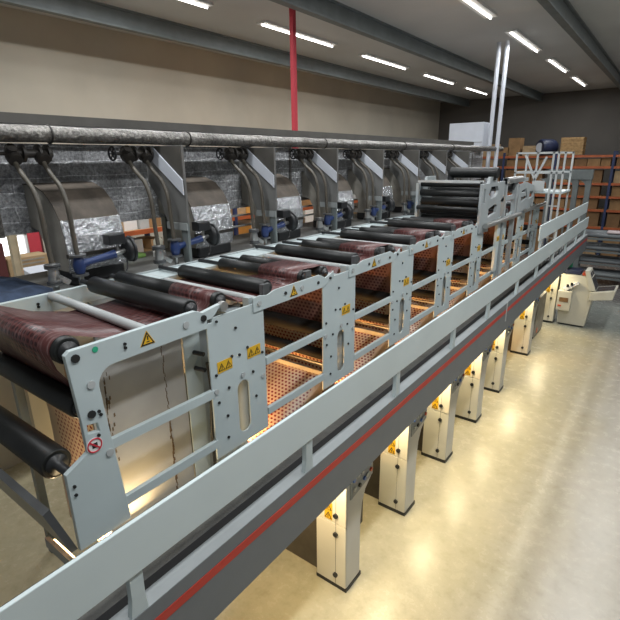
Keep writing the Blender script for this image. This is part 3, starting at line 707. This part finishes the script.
MB().cyl((-3.0, 11.3, 5.0), (-3.0, 12.6, 5.0), 0.075, 18).build('cross_tube', 'steel', tw)
MB().cyl((-4.4, 12.0, 4.85), (-3.0, 12.0, 4.85), 0.08, 18).build('tower_roller', 'roller', tw)
MB().box(-3.08, -3.02, 11.3, 13.4, 4.55, 4.65).build('tie_beam', 'towergrey', tw)
MB().box(-3.08, -3.02, 11.3, 13.4, 4.92, 5.0).build('tie_beam', 'towergrey', tw)
MB().box(-3.06, -3.0, 11.0, 11.2, 3.0, 4.1).build('cabinet_panel', 'band', tw)
sign_pair(tw, 11.1, 3.75, 0.18, -3.0)

# second, lower roller stand behind it
r2 = thing('roller_stand', (-3.95, 13.2, 4.2), 'low grey roller stand between the roller tower and the white ladder', 'roller stand')
for x, m in ((-3.02, 'towergrey'), (-4.88, 'frame_far')):
    MB().prism([(12.5, 4.2), (12.5, 4.85), (13.2, 4.9), (14.2, 4.75), (14.2, 4.4), (13.6, 4.2)], 'x', x-0.025, x+0.025, 0, [[(12.75, 4.42), (12.75, 4.7), (13.2, 4.75), (13.4, 4.5)], [(13.6, 4.45), (13.6, 4.65), (14.0, 4.62), (14.0, 4.5)]]).build('side_plate', m, r2, 0.004)
for y, z in ((12.65, 4.78), (13.3, 4.78), (13.9, 4.68), (12.8, 4.38), (13.6, 4.3)): MB().cyl((-4.85, y, z), (-3.05, y, z), 0.07, 18).build('stand_roller', 'steel_dark', r2)
MB().cyl((-2.95, 13.1, 4.2), (-2.95, 15.6, 4.2), 0.05, 14).build('drive_tube', 'steel', r2)

# access platform with railing and ladder
ap = thing('access_platform', (-2.9, 14.2, 2.78), 'white tubular access platform with cage railing and ladder beyond the roller tower', 'ladder platform')
MB().box(-3.6, -2.3, 14.0, 15.2, 4.58, 4.63).build('platform_plate', 'frame', ap)
for x, y in ((-3.52, 14.02), (-3.0, 14.02), (-2.62, 14.02), (-2.5, 14.02), (-2.35, 14.02), (-3.52, 15.15), (-2.35, 15.15)):
    MB().bar((x, y, 2.79 if x > -2.7 else 3.4), (x, y, 5.62), 0.045, 0.045).build('post', 'rod', ap)
for z in (5.6, 5.1):
    MB().bar((-3.54, 14.02, z), (-2.33, 14.02, z), 0.045, 0.045).build('rail', 'rod', ap)
    MB().bar((-3.54, 15.15, z), (-2.33, 15.15, z), 0.045, 0.045).build('rail', 'rod', ap)
    MB().bar((-3.52, 14.02, z), (-3.52, 15.15, z), 0.045, 0.045).build('rail', 'rod', ap)
MB().bar((-3.3, 14.02, 5.55), (-3.0, 14.02, 4.9), 0.05, 0.05).build('brace', 'rod', ap)
MB().bar((-2.78, 14.02, 5.5), (-3.02, 14.02, 4.9), 0.05, 0.05).build('brace', 'rod', ap)
for k in range(6): MB().bar((-2.62, 14.02, 3.0+0.42*k), (-2.35, 14.02, 3.0+0.42*k), 0.03, 0.03).build('rung', 'rod', ap)
MB().box(-3.05, -2.75, 13.98, 14.0, 4.63, 4.9).build('kick_plate', 'rod', ap)

# gantry far behind
ga = thing('steel_gantry', (-3.4, 24, 0), 'dark grey steel gantry with curved knees beyond the ladder platform', 'gantry')
MB().box(-4.6, -2.85, 23.85, 24.15, 4.55, 4.95).build('gantry_beam', 'gantry', ga)
for x in (-4.5, -3.45, -2.97):
    MB().box(x-0.1, x+0.1, 23.9, 24.1, 0, 4.55).build('gantry_leg', 'gantry', ga)
    MB().prism([(x-0.1, 4.2), (x-0.1, 4.56), (x-0.45, 4.56), (x-0.25, 4.48), (x-0.15, 4.38)], 'y', 23.92, 24.08).build('knee', 'gantry', ga)

# ------------------------------------------------------------------ pallet racks
def rack_frame(t, ax, plane, depth, us, levels, top, col_b='orange'):
    """ax 'x': rack face runs along X at y=plane; ax 'y': runs along Y at x=plane"""
    def bx(u0, u1, d0, d1, z0, z1):
        return MB().box(u0, u1, plane+d0, plane+d1, z0, z1) if ax == 'x' else MB().box(plane-d1, plane-d0, u0, u1, z0, z1)
    for u in us:
        for d in (0, depth-0.1): bx(u-0.06, u+0.06, d, d+0.1, 0, top).build('upright', 'rackblue', t)
    for a, b_ in zip(us[:-1], us[1:]):
        for z in levels:
            bx(a+0.06, b_-0.06, 0.01, 0.07, z-0.06, z+0.06).build('beam', col_b, t)
            bx(a+0.06, b_-0.06, depth-0.07, depth-0.01, z-0.06, z+0.06).build('beam', col_b, t)
            bx(a+0.06, b_-0.06, 0.07, depth-0.07, z+0.03, z+0.06).build('shelf_board', 'wood', t)
def carton(name, x0, x1, y0, y1, z0, z1, mat, label, group, tape=None):
    t = thing(name, ((x0+x1)/2, (y0+y1)/2, z0), label, 'box', group)
    MB().box(x0, x1, y0, y1, z0, z1).build('carton_body', mat, t, 0.008)
    return t
RX = [-13.75, -11.0, -8.25, -5.5, -2.75, 0.0, 2.75]
RL = [0.12, 1.78, 2.7, 3.40, 4.08, 4.93]
rk = thing('pallet_rack', (-5.5, 30, 0), 'long orange and dark blue pallet rack across the far end of the hall', 'rack')
rack_frame(rk, 'x', 30.0, 1.1, RX, RL + [5.5], 5.75)
random.seed(11)
cmats = ['card1', 'card2', 'card1', 'card3', 'card2']
bayn = ['one', 'behind pipes', 'left of ladder', 'behind gantry', 'at right', 'beyond']
lvn = ['floor', 'lowest', 'second', 'third', 'fourth', 'fifth', 'top']
for bi in range(len(RX)-1):
    for li, z in enumerate(RL):
        nz = (RL + [5.5])[li+1] - 0.06
        z0 = z+0.06; hgt = nz-z0
        u = RX[bi]+0.12; k = 0
        while u < RX[bi+1]-0.5:
            wd = random.choice((0.62, 0.8, 1.2)); wd = min(wd, RX[bi+1]-0.12-u)
            if random.random() < 0.94 and u > -10.2 and u < -2.0:
                hh = hgt*random.uniform(0.80, 0.97); k += 1
                t = MB().box(u+0.015, u+wd-0.015, 30.12+random.uniform(0, 0.1), 30.9, z0, z0+hh)
                cmn = random.choice(cmats); o = t.build('cardboard_box', cmn, None, 0, (u+wd/2, 30.5, z0)); o.location = (u+wd/2, 30.5, z0)
                tag(o, '%s box, %s from left, %s level of far rack %s' % ({'card1': 'tan', 'card2': 'dark brown', 'card3': 'pale'}[cmn], ORD[k-1], lvn[li], bayn[bi]), 'box', 'boxes in the far rack')
            u += wd
# stock on top of the rack
for (x0, x1, z1, m, lab) in ((-9.55, -8.75, 6.25, 'card3', 'pale carton on top of the far rack, leftmost above the roller tower'), (-8.65, -8.05, 6.05, 'card1', 'low tan carton on top of the far rack between two tall ones'),
                             (-8.1, -7.45, 6.55, 'card1', 'tallest tan carton on top of the far rack'), (-7.3, -6.1, 6.1, 'card3', 'wide pale carton on top of the far rack left of the navy drum')):
    b = MB(); b.box(x0, x1, 30.1, 30.9, 5.56, z1); solo(b, 'cardboard_box', m, lab, 'box', ((x0+x1)/2, 30.5, 5.56), 'cartons on top of the far rack')
b = thing('pallet_stack', (-4.9, 30.5, 5.59), 'stack of yellowish wooden pallets on top of the far rack', 'pallets')
for k in range(3):
    z = 5.59+k*0.3
    for d in (30.1, 30.45, 30.8): MB().box(-5.35, -4.25, d-0.06, d+0.06, z, z+0.16).build('bearer', 'wood', b)
    MB().box(-5.35, -4.25, 30.02, 30.9, z+0.16, z+0.29).build('deck_board', 'wood', b)
d = thing('drum', (-5.9, 30.3, 5.56), 'navy drum lying on top of the far rack beside the pallets', 'drum')
MB().tube([(-6.35, 29.85, 6.0), (-6.3, 29.9, 6.0), (-5.9, 30.5, 6.0), (-5.86, 30.6, 6.0)], [0.38, 0.43, 0.43, 0.38], 24).build('drum_shell', 'navy', d)
MB().cyl((-6.37, 29.82, 6.0), (-6.345, 29.86, 6.0), 0.24, 20).build('drum_cap', 'plate', d)
# left-hand rack seen between hoods and dryers
LY = [5.6, 8.2, 10.8, 13.4, 16.0, 18.6, 21.2]
LL = [0.12, 1.5, 2.45, 3.15, 3.75]
rl = thing('pallet_rack', (-11.6, 13, 0), 'yellow and blue storage rack along the left side behind the dryers', 'rack')
rack_frame(rl, 'y', -11.0, 1.1, LY, LL, 4.6, 'orange')
for bi in range(len(LY)-1):
    for li, z in enumerate(LL):
        if li < 1: continue
        nz = (LL + [4.55])[li+1]-0.08; u = LY[bi]+0.12; q = 0
        while u < LY[bi+1]-0.35:
            wd = min(random.choice((0.3, 0.45, 0.7)), LY[bi+1]-0.1-u)
            if random.random() < 0.8:
                q += 1; cmn = random.choice(['card4', 'card3', 'card1', 'white', 'card4', 'rod'])
                hh = (nz-z-0.06)*random.uniform(0.5, 0.95)
                o = MB().box(-11.9, -11.1-random.uniform(0, 0.15), u+0.01, u+wd-0.01, z+0.06, z+0.06+hh).build('carton', cmn, None, 0, (-11.5, u+wd/2, z+0.06))
                o.location = (-11.5, u+wd/2, z+0.06)
                tag(o, '%s carton, %s from near side on %s shelf, %s bay of left rack' % ({'card4': 'ochre', 'card3': 'pale', 'card1': 'tan', 'white': 'white', 'rod': 'light grey'}[cmn], ORD[q-1], lvn[li], ORD[bi]), 'box', 'cartons in the left rack')
            u += wd

# white cabinets on top of the duct, far end
wc = thing('white_cabinet', (-6.5, 18.2, 5.74), 'pale white cabinet standing on the far end of the foil duct', 'cabinet')
MB().box(-7.0, -5.75, 18.0, 18.7, 5.75, 6.7).build('cabinet_body', 'plate', wc, 0.01)
MB().box(-6.99, -5.76, 17.985, 18.0, 6.02, 6.04).build('door_seam', 'ledge', wc)
MB().box(-7.0, -5.75, 17.95, 18.75, 5.735, 5.75).build('base_plate', 'ledge', wc)
for k, x in enumerate((-5.55, -5.28)):
    solo(MB().cyl((x, 18.2, 0), (x, 18.2, 9.2), 0.07, 14), 'riser_pipe', 'plate', ('white vertical pipe just right of the white cabinet', 'white vertical pipe second to the right of the white cabinet')[k], 'pipe', (x, 18.2, 0), 'white risers by the cabinet')

# ------------------------------------------------------------------ operator console by the far column
cs = thing('control_console', (-2.1, 17.7, 0), 'cream operator console with screens and keypad at the far end of the press', 'console')
MB().prism([(-2.55, 0.05), (-1.72, 0.05), (-1.62, 1.0), (-1.72, 1.75), (-2.62, 1.75), (-2.62, 1.3)], 'y', 17.45, 18.05).build('pedestal', 'console', cs, 0.015)
MB().box(-2.5, -1.75, 17.48, 18.02, 0.0, 0.05).build('plinth', 'black', cs)
dk = MB(); dk.prism([(-1.72, 0.98), (-1.05, 1.10), (-1.0, 1.42), (-1.72, 1.25)], 'y', 17.35, 18.25); dk.build('desk', 'console', cs, 0.015)
MB().prism([(-1.66, 1.27), (-1.06, 1.41), (-1.065, 1.425), (-1.66, 1.285)], 'y', 17.45, 18.1).build('keypad', 'screen', cs)
MB().prism([(-1.75, 1.3), (-1.55, 1.3), (-1.82, 1.95), (-1.95, 1.95)], 'y', 17.4, 18.1).build('monitor_housing', 'console', cs, 0.01)
for y0 in (17.45, 17.78):
    MB().prism([(-1.565, 1.36), (-1.555, 1.36), (-1.80, 1.90), (-1.81, 1.90)], 'y', y0, y0+0.28).build('screen', 'screen', cs)
ob = MB().prism([(-2.5, 1.30), (-2.1, 1.55), (-2.05, 1.5), (-2.4, 1.22)], 'y', 17.30, 17.45).build('button_box', 'white', cs)
for x in (-2.36, -2.25): MB().box(x-0.04, x+0.04, 17.285, 17.30, 1.36 + (x+2.36)*0.6, 1.46+(x+2.36)*0.6).build('push_button', 'ink', ob)
db = MB().box(-2.62, -2.2, 17.25, 17.45, 0.55, 1.22).build('document_box', 'console', cs, 0.01)
MB().box(-2.55, -2.28, 17.24, 17.25, 0.85, 1.0).build('label_plate', 'tan', db)
MB().box(-2.57, -2.47, 17.24, 17.25, 0.68, 0.74).build('red_tag', 'redbut', db)
b = MB(); b.box(-2.60, -2.05, 17.5, 17.95, 1.76, 1.92); solo(b, 'tool_bag', 'navy', 'navy bag lying on top of the operator console', 'bag', (-2.3, 17.7, 1.76), bevel=0.05)
b = MB(); b.box(-2.02, -1.78, 17.5, 17.85, 1.76, 1.86); solo(b, 'tool_box', 'redbut', 'small red box on top of the operator console', 'box', (-1.9, 17.7, 1.76), bevel=0.02)
b = MB(); b.tube([(-2.45, 18.0, 1.76), (-2.45, 18.0, 2.2), (-2.42, 18.0, 2.45)], [0.05, 0.05, 0.035], 12); solo(b, 'green_bottle', 'green', 'upright green bottle behind the navy bag on the console', 'bottle', (-2.45, 18.0, 1.76))
b = thing('machine_cabinet', (-3.2, 16.2, 0), 'low tan machine cabinet between the last two cream columns', 'cabinet')
MB().box(-3.3, -2.75, 15.4, 16.6, 0.06, 1.3).build('cabinet_body', 'canvas', b, 0.02); MB().box(-3.28, -2.77, 15.42, 16.58, 0, 0.06).build('plinth', 'black', b); MB().box(-2.74, -2.73, 15.6, 15.75, 0.15, 0.3).build('vent', 'redbut', b)

for nm in ('control_console', 'tool_bag', 'tool_box', 'green_bottle'): bpy.data.objects[nm].location.x += 0.09
# pile of shafts and trolley at the far end of the aisle
tr = thing('shaft_trolley', (-1.9, 24.5, 0), 'dark steel trolley stacked with rollers and shafts at the end of the aisle', 'trolley')
for x in (-3.0, -0.9):
    for y in (24.0, 25.4): MB().bar((x, y, 0), (x, y, 2.4), 0.08, 0.08).build('trolley_post', 'gantry', tr)
for z in (0.35, 0.95, 1.5, 2.05):
    MB().box(-3.05, -0.85, 23.96, 24.04, z-0.04, z+0.04).build('trolley_rail', 'gantry', tr); MB().box(-3.05, -0.85, 25.36, 25.44, z-0.04, z+0.04).build('trolley_rail', 'gantry', tr)
random.seed(5)
for li, z in enumerate((0.39, 0.99, 1.54, 2.09)):
    for k in range(6):
        y = 24.15+0.22*k; r = random.uniform(0.07, 0.1); x0 = -3.3+random.uniform(-0.2, 0.2); x1 = -0.7+random.uniform(-0.3, 0.3)
        o = MB(); o.tube([(x0, y, z+r), (x0+0.15, y, z+r), (x0+0.16, y, z+r), (x1-0.16, y, z+r), (x1-0.15, y, z+r), (x1, y, z+r)], [r*0.45, r*0.45, r, r, r*0.45, r*0.45], 12)
        solo(o, 'roller_shaft', random.choice(['ledge', 'beam', 'beam', 'steel_dark']), 'spare roller shaft lying on tier %s of the dark trolley' % ORD[li], 'shaft', (-2, y, z), 'spare shafts on trolley tier %s' % ORD[li])
t3 = thing('shaft_trolley', (0.6, 26.2, 0), 'low dark trolley of shafts at the right edge of the view, before the rack', 'trolley')
for x in (-0.4, 1.8):
    for y in (25.8, 26.8): MB().bar((x, y, 0), (x, y, 1.5), 0.08, 0.08).build('trolley_post', 'gantry', t3)
for z in (0.5, 1.2):
    for y in (25.8, 26.8): MB().box(-0.45, 1.85, y-0.04, y+0.04, z-0.04, z+0.04).build('trolley_rail', 'gantry', t3)
for li, z in enumerate((0.54, 1.24)):
    for k in range(4):
        y = 25.95+0.23*k; r = 0.09
        o = MB(); o.tube([(-0.8, y, z+r), (-0.6, y, z+r), (-0.59, y, z+r), (2.0, y, z+r)], [0.04, 0.04, r, r], 12)
        solo(o, 'roller_shaft', 'steel_dark' if k % 2 else 'pink', 'spare shaft on the %s tier of the low trolley at the right edge' % ('lower', 'upper')[li], 'shaft', (0.6, y, z), 'spare shafts on the low trolley %s tier' % ('lower', 'upper')[li])
o = MB(); o.box(-2.0, -1.5, 24.1, 24.6, 2.29, 2.40); solo(o, 'plastic_wrap', 'pink', 'pale wrapped bundle on top of the shaft trolley', 'bundle', (-1.75, 24.35, 2.29), bevel=0.05)

# ------------------------------------------------------------------ clutter at the left, beyond the dryers
wk = thing('storage_bench', (-10.2, 4, 0), 'beige storage bench by the bright window at far left', 'bench')
MB().box(-11.4, -9.2, 2.0, 4.9, 0.0, 3.17).build('bench_body', 'leftwall', wk); MB().box(-11.45, -9.15, 1.95, 4.95, 3.17, 3.22).build('bench_top', 'canvas', wk)
cb = thing('louvred_case', (-11.0, 4.5, 3.22), 'beige louvred case on the bench under the bright window', 'case')
MB().box(-11.35, -10.9, 4.0, 4.85, 3.22, 3.60).build('case_body', 'card3', cb, 0.02)
for k in range(4): MB().box(-10.9, -10.89, 4.1, 4.75, 3.27+0.08*k, 3.30+0.08*k).build('louvre', 'canvas', cb)
mc = thing('copier', (-9.7, 4.2, 3.22), 'white machine with grey lid on the bench at far left', 'machine')
MB().box(-10.1, -9.4, 3.85, 4.5, 3.22, 3.40).build('machine_body', 'white', mc, 0.03); MB().prism([(-10.05, 3.40), (-9.45, 3.40), (-9.5, 3.45), (-10.05, 3.54)], 'y', 3.9, 4.45).build('lid', 'plate', mc, 0.01)
o = MB(); o.box(-9.65, -9.2, 4.2, 4.7, 3.22, 3.29); solo(o, 'blue_folder', 'blue', 'blue folder on the bench edge right of the white machine', 'folder', (-9.4, 4.5, 3.22))
o = MB(); o.box(-10.4, -9.9, 4.55, 4.9, 3.22, 3.3); solo(o, 'paper_stack', 'white', 'white paper stack on the bench behind the white machine', 'papers', (-10.1, 4.7, 3.22))
bn = thing('roll_up_banner', (-12, 5.0, 0), 'red roll-up banner standing right of the bright window', 'banner')
MB().box(-12.0, -11.97, 4.93, 5.2, 0.05, 4.15).build('banner_cloth', 'darkred', bn); MB().box(-12.02, -11.96, 5.2, 5.24, 0.0, 4.15).build('banner_pole', 'maroon', bn); MB().box(-12.1, -11.88, 4.93, 5.24, 0, 0.05).build('banner_foot', 'maroon', bn)
o = MB(); o.box(-8.55, -8.45, 3.20, 3.30, 0, 4.6); o.box(-8.449, -8.44, 3.29, 3.315, 0, 4.6); solo(o, 'timber_post', 'timber', 'pale timber post in front of the bright window', 'post', (-8.5, 3.26, 0))
o = MB(); o.box(-11.0, -10.85, 3.72, 3.96, 3.22, 3.95); solo(o, 'maroon_post', 'maroon', 'dark maroon post at the far left edge', 'post', (-10.9, 3.85, 3.22))
o = MB(); o.box(-7.05, -6.95, 0.8, 3.05, 3.88, 3.93); solo(o, 'wooden_batten', 'tan', 'brown wooden batten lying across at far left above the navy jacket', 'batten', (-7, 2.2, 3.88))
# navy cloth draped on the dryer top at the left edge
cm = MB(); nx, ny = 14, 18
vs = [(-6.3+1.15*i/nx, 0.6+1.75*j/ny, 4.18+0.12*math.sin(PI*i/nx)**0.5*math.sin(PI*j/ny)**0.5*(1+0.35*math.sin(i*1.3+j*0.7)+0.2*math.sin(j*2.1))) for j in range(ny+1) for i in range(nx+1)]
cm._add(vs, [(j*(nx+1)+i, j*(nx+1)+i+1, (j+1)*(nx+1)+i+1, (j+1)*(nx+1)+i) for j in range(ny) for i in range(nx)], 0, True)
cm._add([(x, y, 4.172) for x, y, z in vs], [(j*(nx+1)+i, (j+1)*(nx+1)+i, (j+1)*(nx+1)+i+1, j*(nx+1)+i+1) for j in range(ny) for i in range(nx)], 0, True)
solo(cm, 'work_jacket', 'denim', 'crumpled navy work jacket on the dryer top at the left edge', 'jacket', (-5.7, 1.3, 4.175))
o = MB(); o.box(-6.3, -5.95, 3.55, 4.0, 4.19, 4.25); solo(o, 'lime_cloth', 'lime', 'folded lime green cloth on the dryer top behind the second valve', 'cloth', (-6.1, 3.8, 4.19), bevel=0.02)
o = MB(); o.tube([(-6.1, 3.05, 4.19), (-6.1, 3.05, 4.25), (-6.1, 3.05, 4.3)], [0.25, 0.22, 0.1], 18); solo(o, 'navy_cap', 'blue', 'blue rounded cover on the dryer top behind the nearest hand wheel', 'cover', (-6.1, 3.05, 4.19))

hr = thing('hand_rail', (-5.95, 9, 4.19), 'pale grey hand rail along the far edge of the dryer tops', 'hand rail')
for z in (4.42, 4.60): MB().cyl((-5.95, 4.98, z), (-5.95, 14.2, z), 0.018, 10).build('rail', 'rod', hr)
for k in range(6): MB().cyl((-5.95, 5.1+1.72*k, 4.19), (-5.95, 5.1+1.72*k, 4.61), 0.022, 10).build('post', 'rod', hr)
cn = thing('canister', (-5.85, 4.15, 4.19), 'cream canister with a white base on the dryer top beyond the second valve', 'canister')
MB().tube([(-5.85, 4.15, 4.26), (-5.85, 4.15, 4.42), (-5.85, 4.15, 4.46)], [0.07, 0.07, 0.04], 16).build('canister_body', 'cream', cn); MB().cyl((-5.85, 4.15, 4.19), (-5.85, 4.15, 4.26), 0.09, 16).build('base', 'white', cn)
rc = thing('red_column', (-8.6, 10.9, 0), 'dark red hall column seen between the third and fourth hoods', 'column')
MB().box(-8.66, -8.54, 10.8, 10.92, 0, 9.2).build('column_shaft', 'darkred', rc)
wp = thing('white_screen', (-10.6, 7.4, 0), 'tall white board standing before the left rack', 'board')
MB().box(-10.62, -10.58, 13.9, 14.9, 0.1, 3.75).build('board', 'white', wp); MB().box(-10.75, -10.45, 14.0, 14.1, 0, 0.1).build('foot', 'black', wp); MB().box(-10.75, -10.45, 14.7, 14.8, 0, 0.1).build('foot', 'black', wp)

# ------------------------------------------------------------------ lamps
def lamp_fixture(x, y, z, ln, label, group, mat='tube', axis='y', watts=60, col=(1, 0.97, 0.93), housing='white', drop=0.05, wdt=0.35):
    t = thing('strip_light', (x, y, z), label, 'lamp', group)
    MB().box(x-wdt/2, x+wdt/2, y-ln/2, y+ln/2, z, z+0.06).build('lamp_housing', housing, t)
    MB().cyl((x, y-ln/2+0.05, z-0.03), (x, y+ln/2-0.05, z-0.03), 0.02, 10).build('tube', mat, t)
    if z < 3: MB().cyl((x, y, z+0.06), (x, y, 2.74), 0.012, 8).build('hanger', 'ledge', t)
    L = bpy.data.lights.new('lamp_glow', 'AREA'); L.shape = 'RECTANGLE'; L.size = wdt; L.size_y = ln; L.energy = watts; L.color = col
    lo = bpy.data.objects.new('lamp_glow', L); C.objects.link(lo); lo.location = (x, y, z-drop-0.02)
    return t, lo
for k, y in enumerate((2, 7.5, 13, 18.5, 24, 29.5)):
    lamp_fixture(-4.8, y, 9.14, 3.6, 'long ceiling strip light over the press, %s from the near end' % ORD[k], 'ceiling strip lights over the press', watts=(175, 175, 135, 115, 150, 110)[k], col=(0.96, 0.985, 1))
    lamp_fixture(0.0, y, 9.14, 3.6, 'long ceiling strip light over the aisle, %s from the near end' % ORD[k], 'ceiling strip lights over the aisle', watts=(265, 265, 210, 130, 60, 25)[k], col=(0.96, 0.985, 1))
    lamp_fixture(-10.0, y, 9.14, 3.6, 'long ceiling strip light over the left side, %s from the near end' % ORD[k], 'ceiling strip lights at left', watts=(170, 170, 140, 110, 60, 25)[k], col=(0.96, 0.985, 1))
# warm lamps under the walkway lighting the column fronts
for k, y in enumerate((3.7, 5.46, 7.16, 8.92, 10.62, 13.44, 16.94)):
    lamp_fixture(-2.75, y, 2.12, 0.7, 'warm strip light under the walkway before the %s cream column' % ORD[k], 'warm lamps under the walkway', 'warmtube', watts=27, col=(1, 0.86, 0.56), wdt=0.2)
# warm inspection lamps inside the frames, shining up on the web
for k, o in enumerate([1.0] + OY[1:7]):
    x = -3.8
    t = thing('inspection_lamp', (x, o+0.15, 1.86), 'warm inspection lamp low inside the %s roller frame' % ORD[k], 'lamp', 'inspection lamps under the web')
    yy = o+0.40 if k else o+0.44; zz = 2.10 if k else 2.0; x = -3.95 if k else -3.8
    MB().box(x-0.5, x+0.5, yy-0.04, yy+0.0, zz-0.06, zz+0.05).build('lamp_housing', 'ledge', t)
    MB().box(x-0.04, x+0.04, yy-0.04, yy, 1.75 if k > 1 else 0, zz-0.06).build('lamp_post', 'ledge', t)
    MB().cyl((x-0.45, yy+0.02, zz), (x+0.45, yy+0.02, zz), 0.016, 10).build('tube', 'warmtube', t)
    L = bpy.data.lights.new('lamp_glow', 'AREA'); L.shape = 'RECTANGLE'; L.size = 0.9; L.size_y = 0.08
    L.energy = 62 if k else 50; L.color = (1, 0.52, 0.17) if k else (1, 0.75, 0.42)
    lo = bpy.data.objects.new('lamp_glow', L); C.objects.link(lo); lo.location = (x, yy+0.045, zz)
    lo.rotation_euler = (math.radians(180-(72 if k else 62)), 0, 0)

t = thing('inspection_lamp', (-3.2, 1.8, 2.42), 'small warm lamp at the foot of the chipped inner panel', 'lamp')
MB().box(-3.25, -3.15, 1.65, 1.95, 2.36, 2.42).build('lamp_housing', 'ledge', t)
MB().cyl((-3.2, 1.68, 2.44), (-3.2, 1.92, 2.44), 0.015, 10).build('tube', 'warmtube', t)
L = bpy.data.lights.new('lamp_glow', 'AREA'); L.shape = 'RECTANGLE'; L.size = 0.06; L.size_y = 0.26; L.energy = 13; L.color = (1, 0.70, 0.34)
lo = bpy.data.objects.new('lamp_glow', L); C.objects.link(lo); lo.location = (-3.2, 1.8, 2.47); lo.rotation_euler = (math.radians(180), math.radians(20), 0)

W = bpy.data.worlds.new('world'); S.world = W; W.use_nodes = True
bg = W.node_tree.nodes['Background']; bg.inputs['Color'].default_value = (0.92, 0.97, 1.0, 1); bg.inputs['Strength'].default_value = 0.18

for o in bpy.data.objects:
    if '_o' in o: del o['_o']
S.view_settings.view_transform = 'Standard'; S.view_settings.look = 'None'
S.view_settings.gamma = 1; S.view_settings.use_curve_mapping = False
S.view_settings.exposure = 0.0
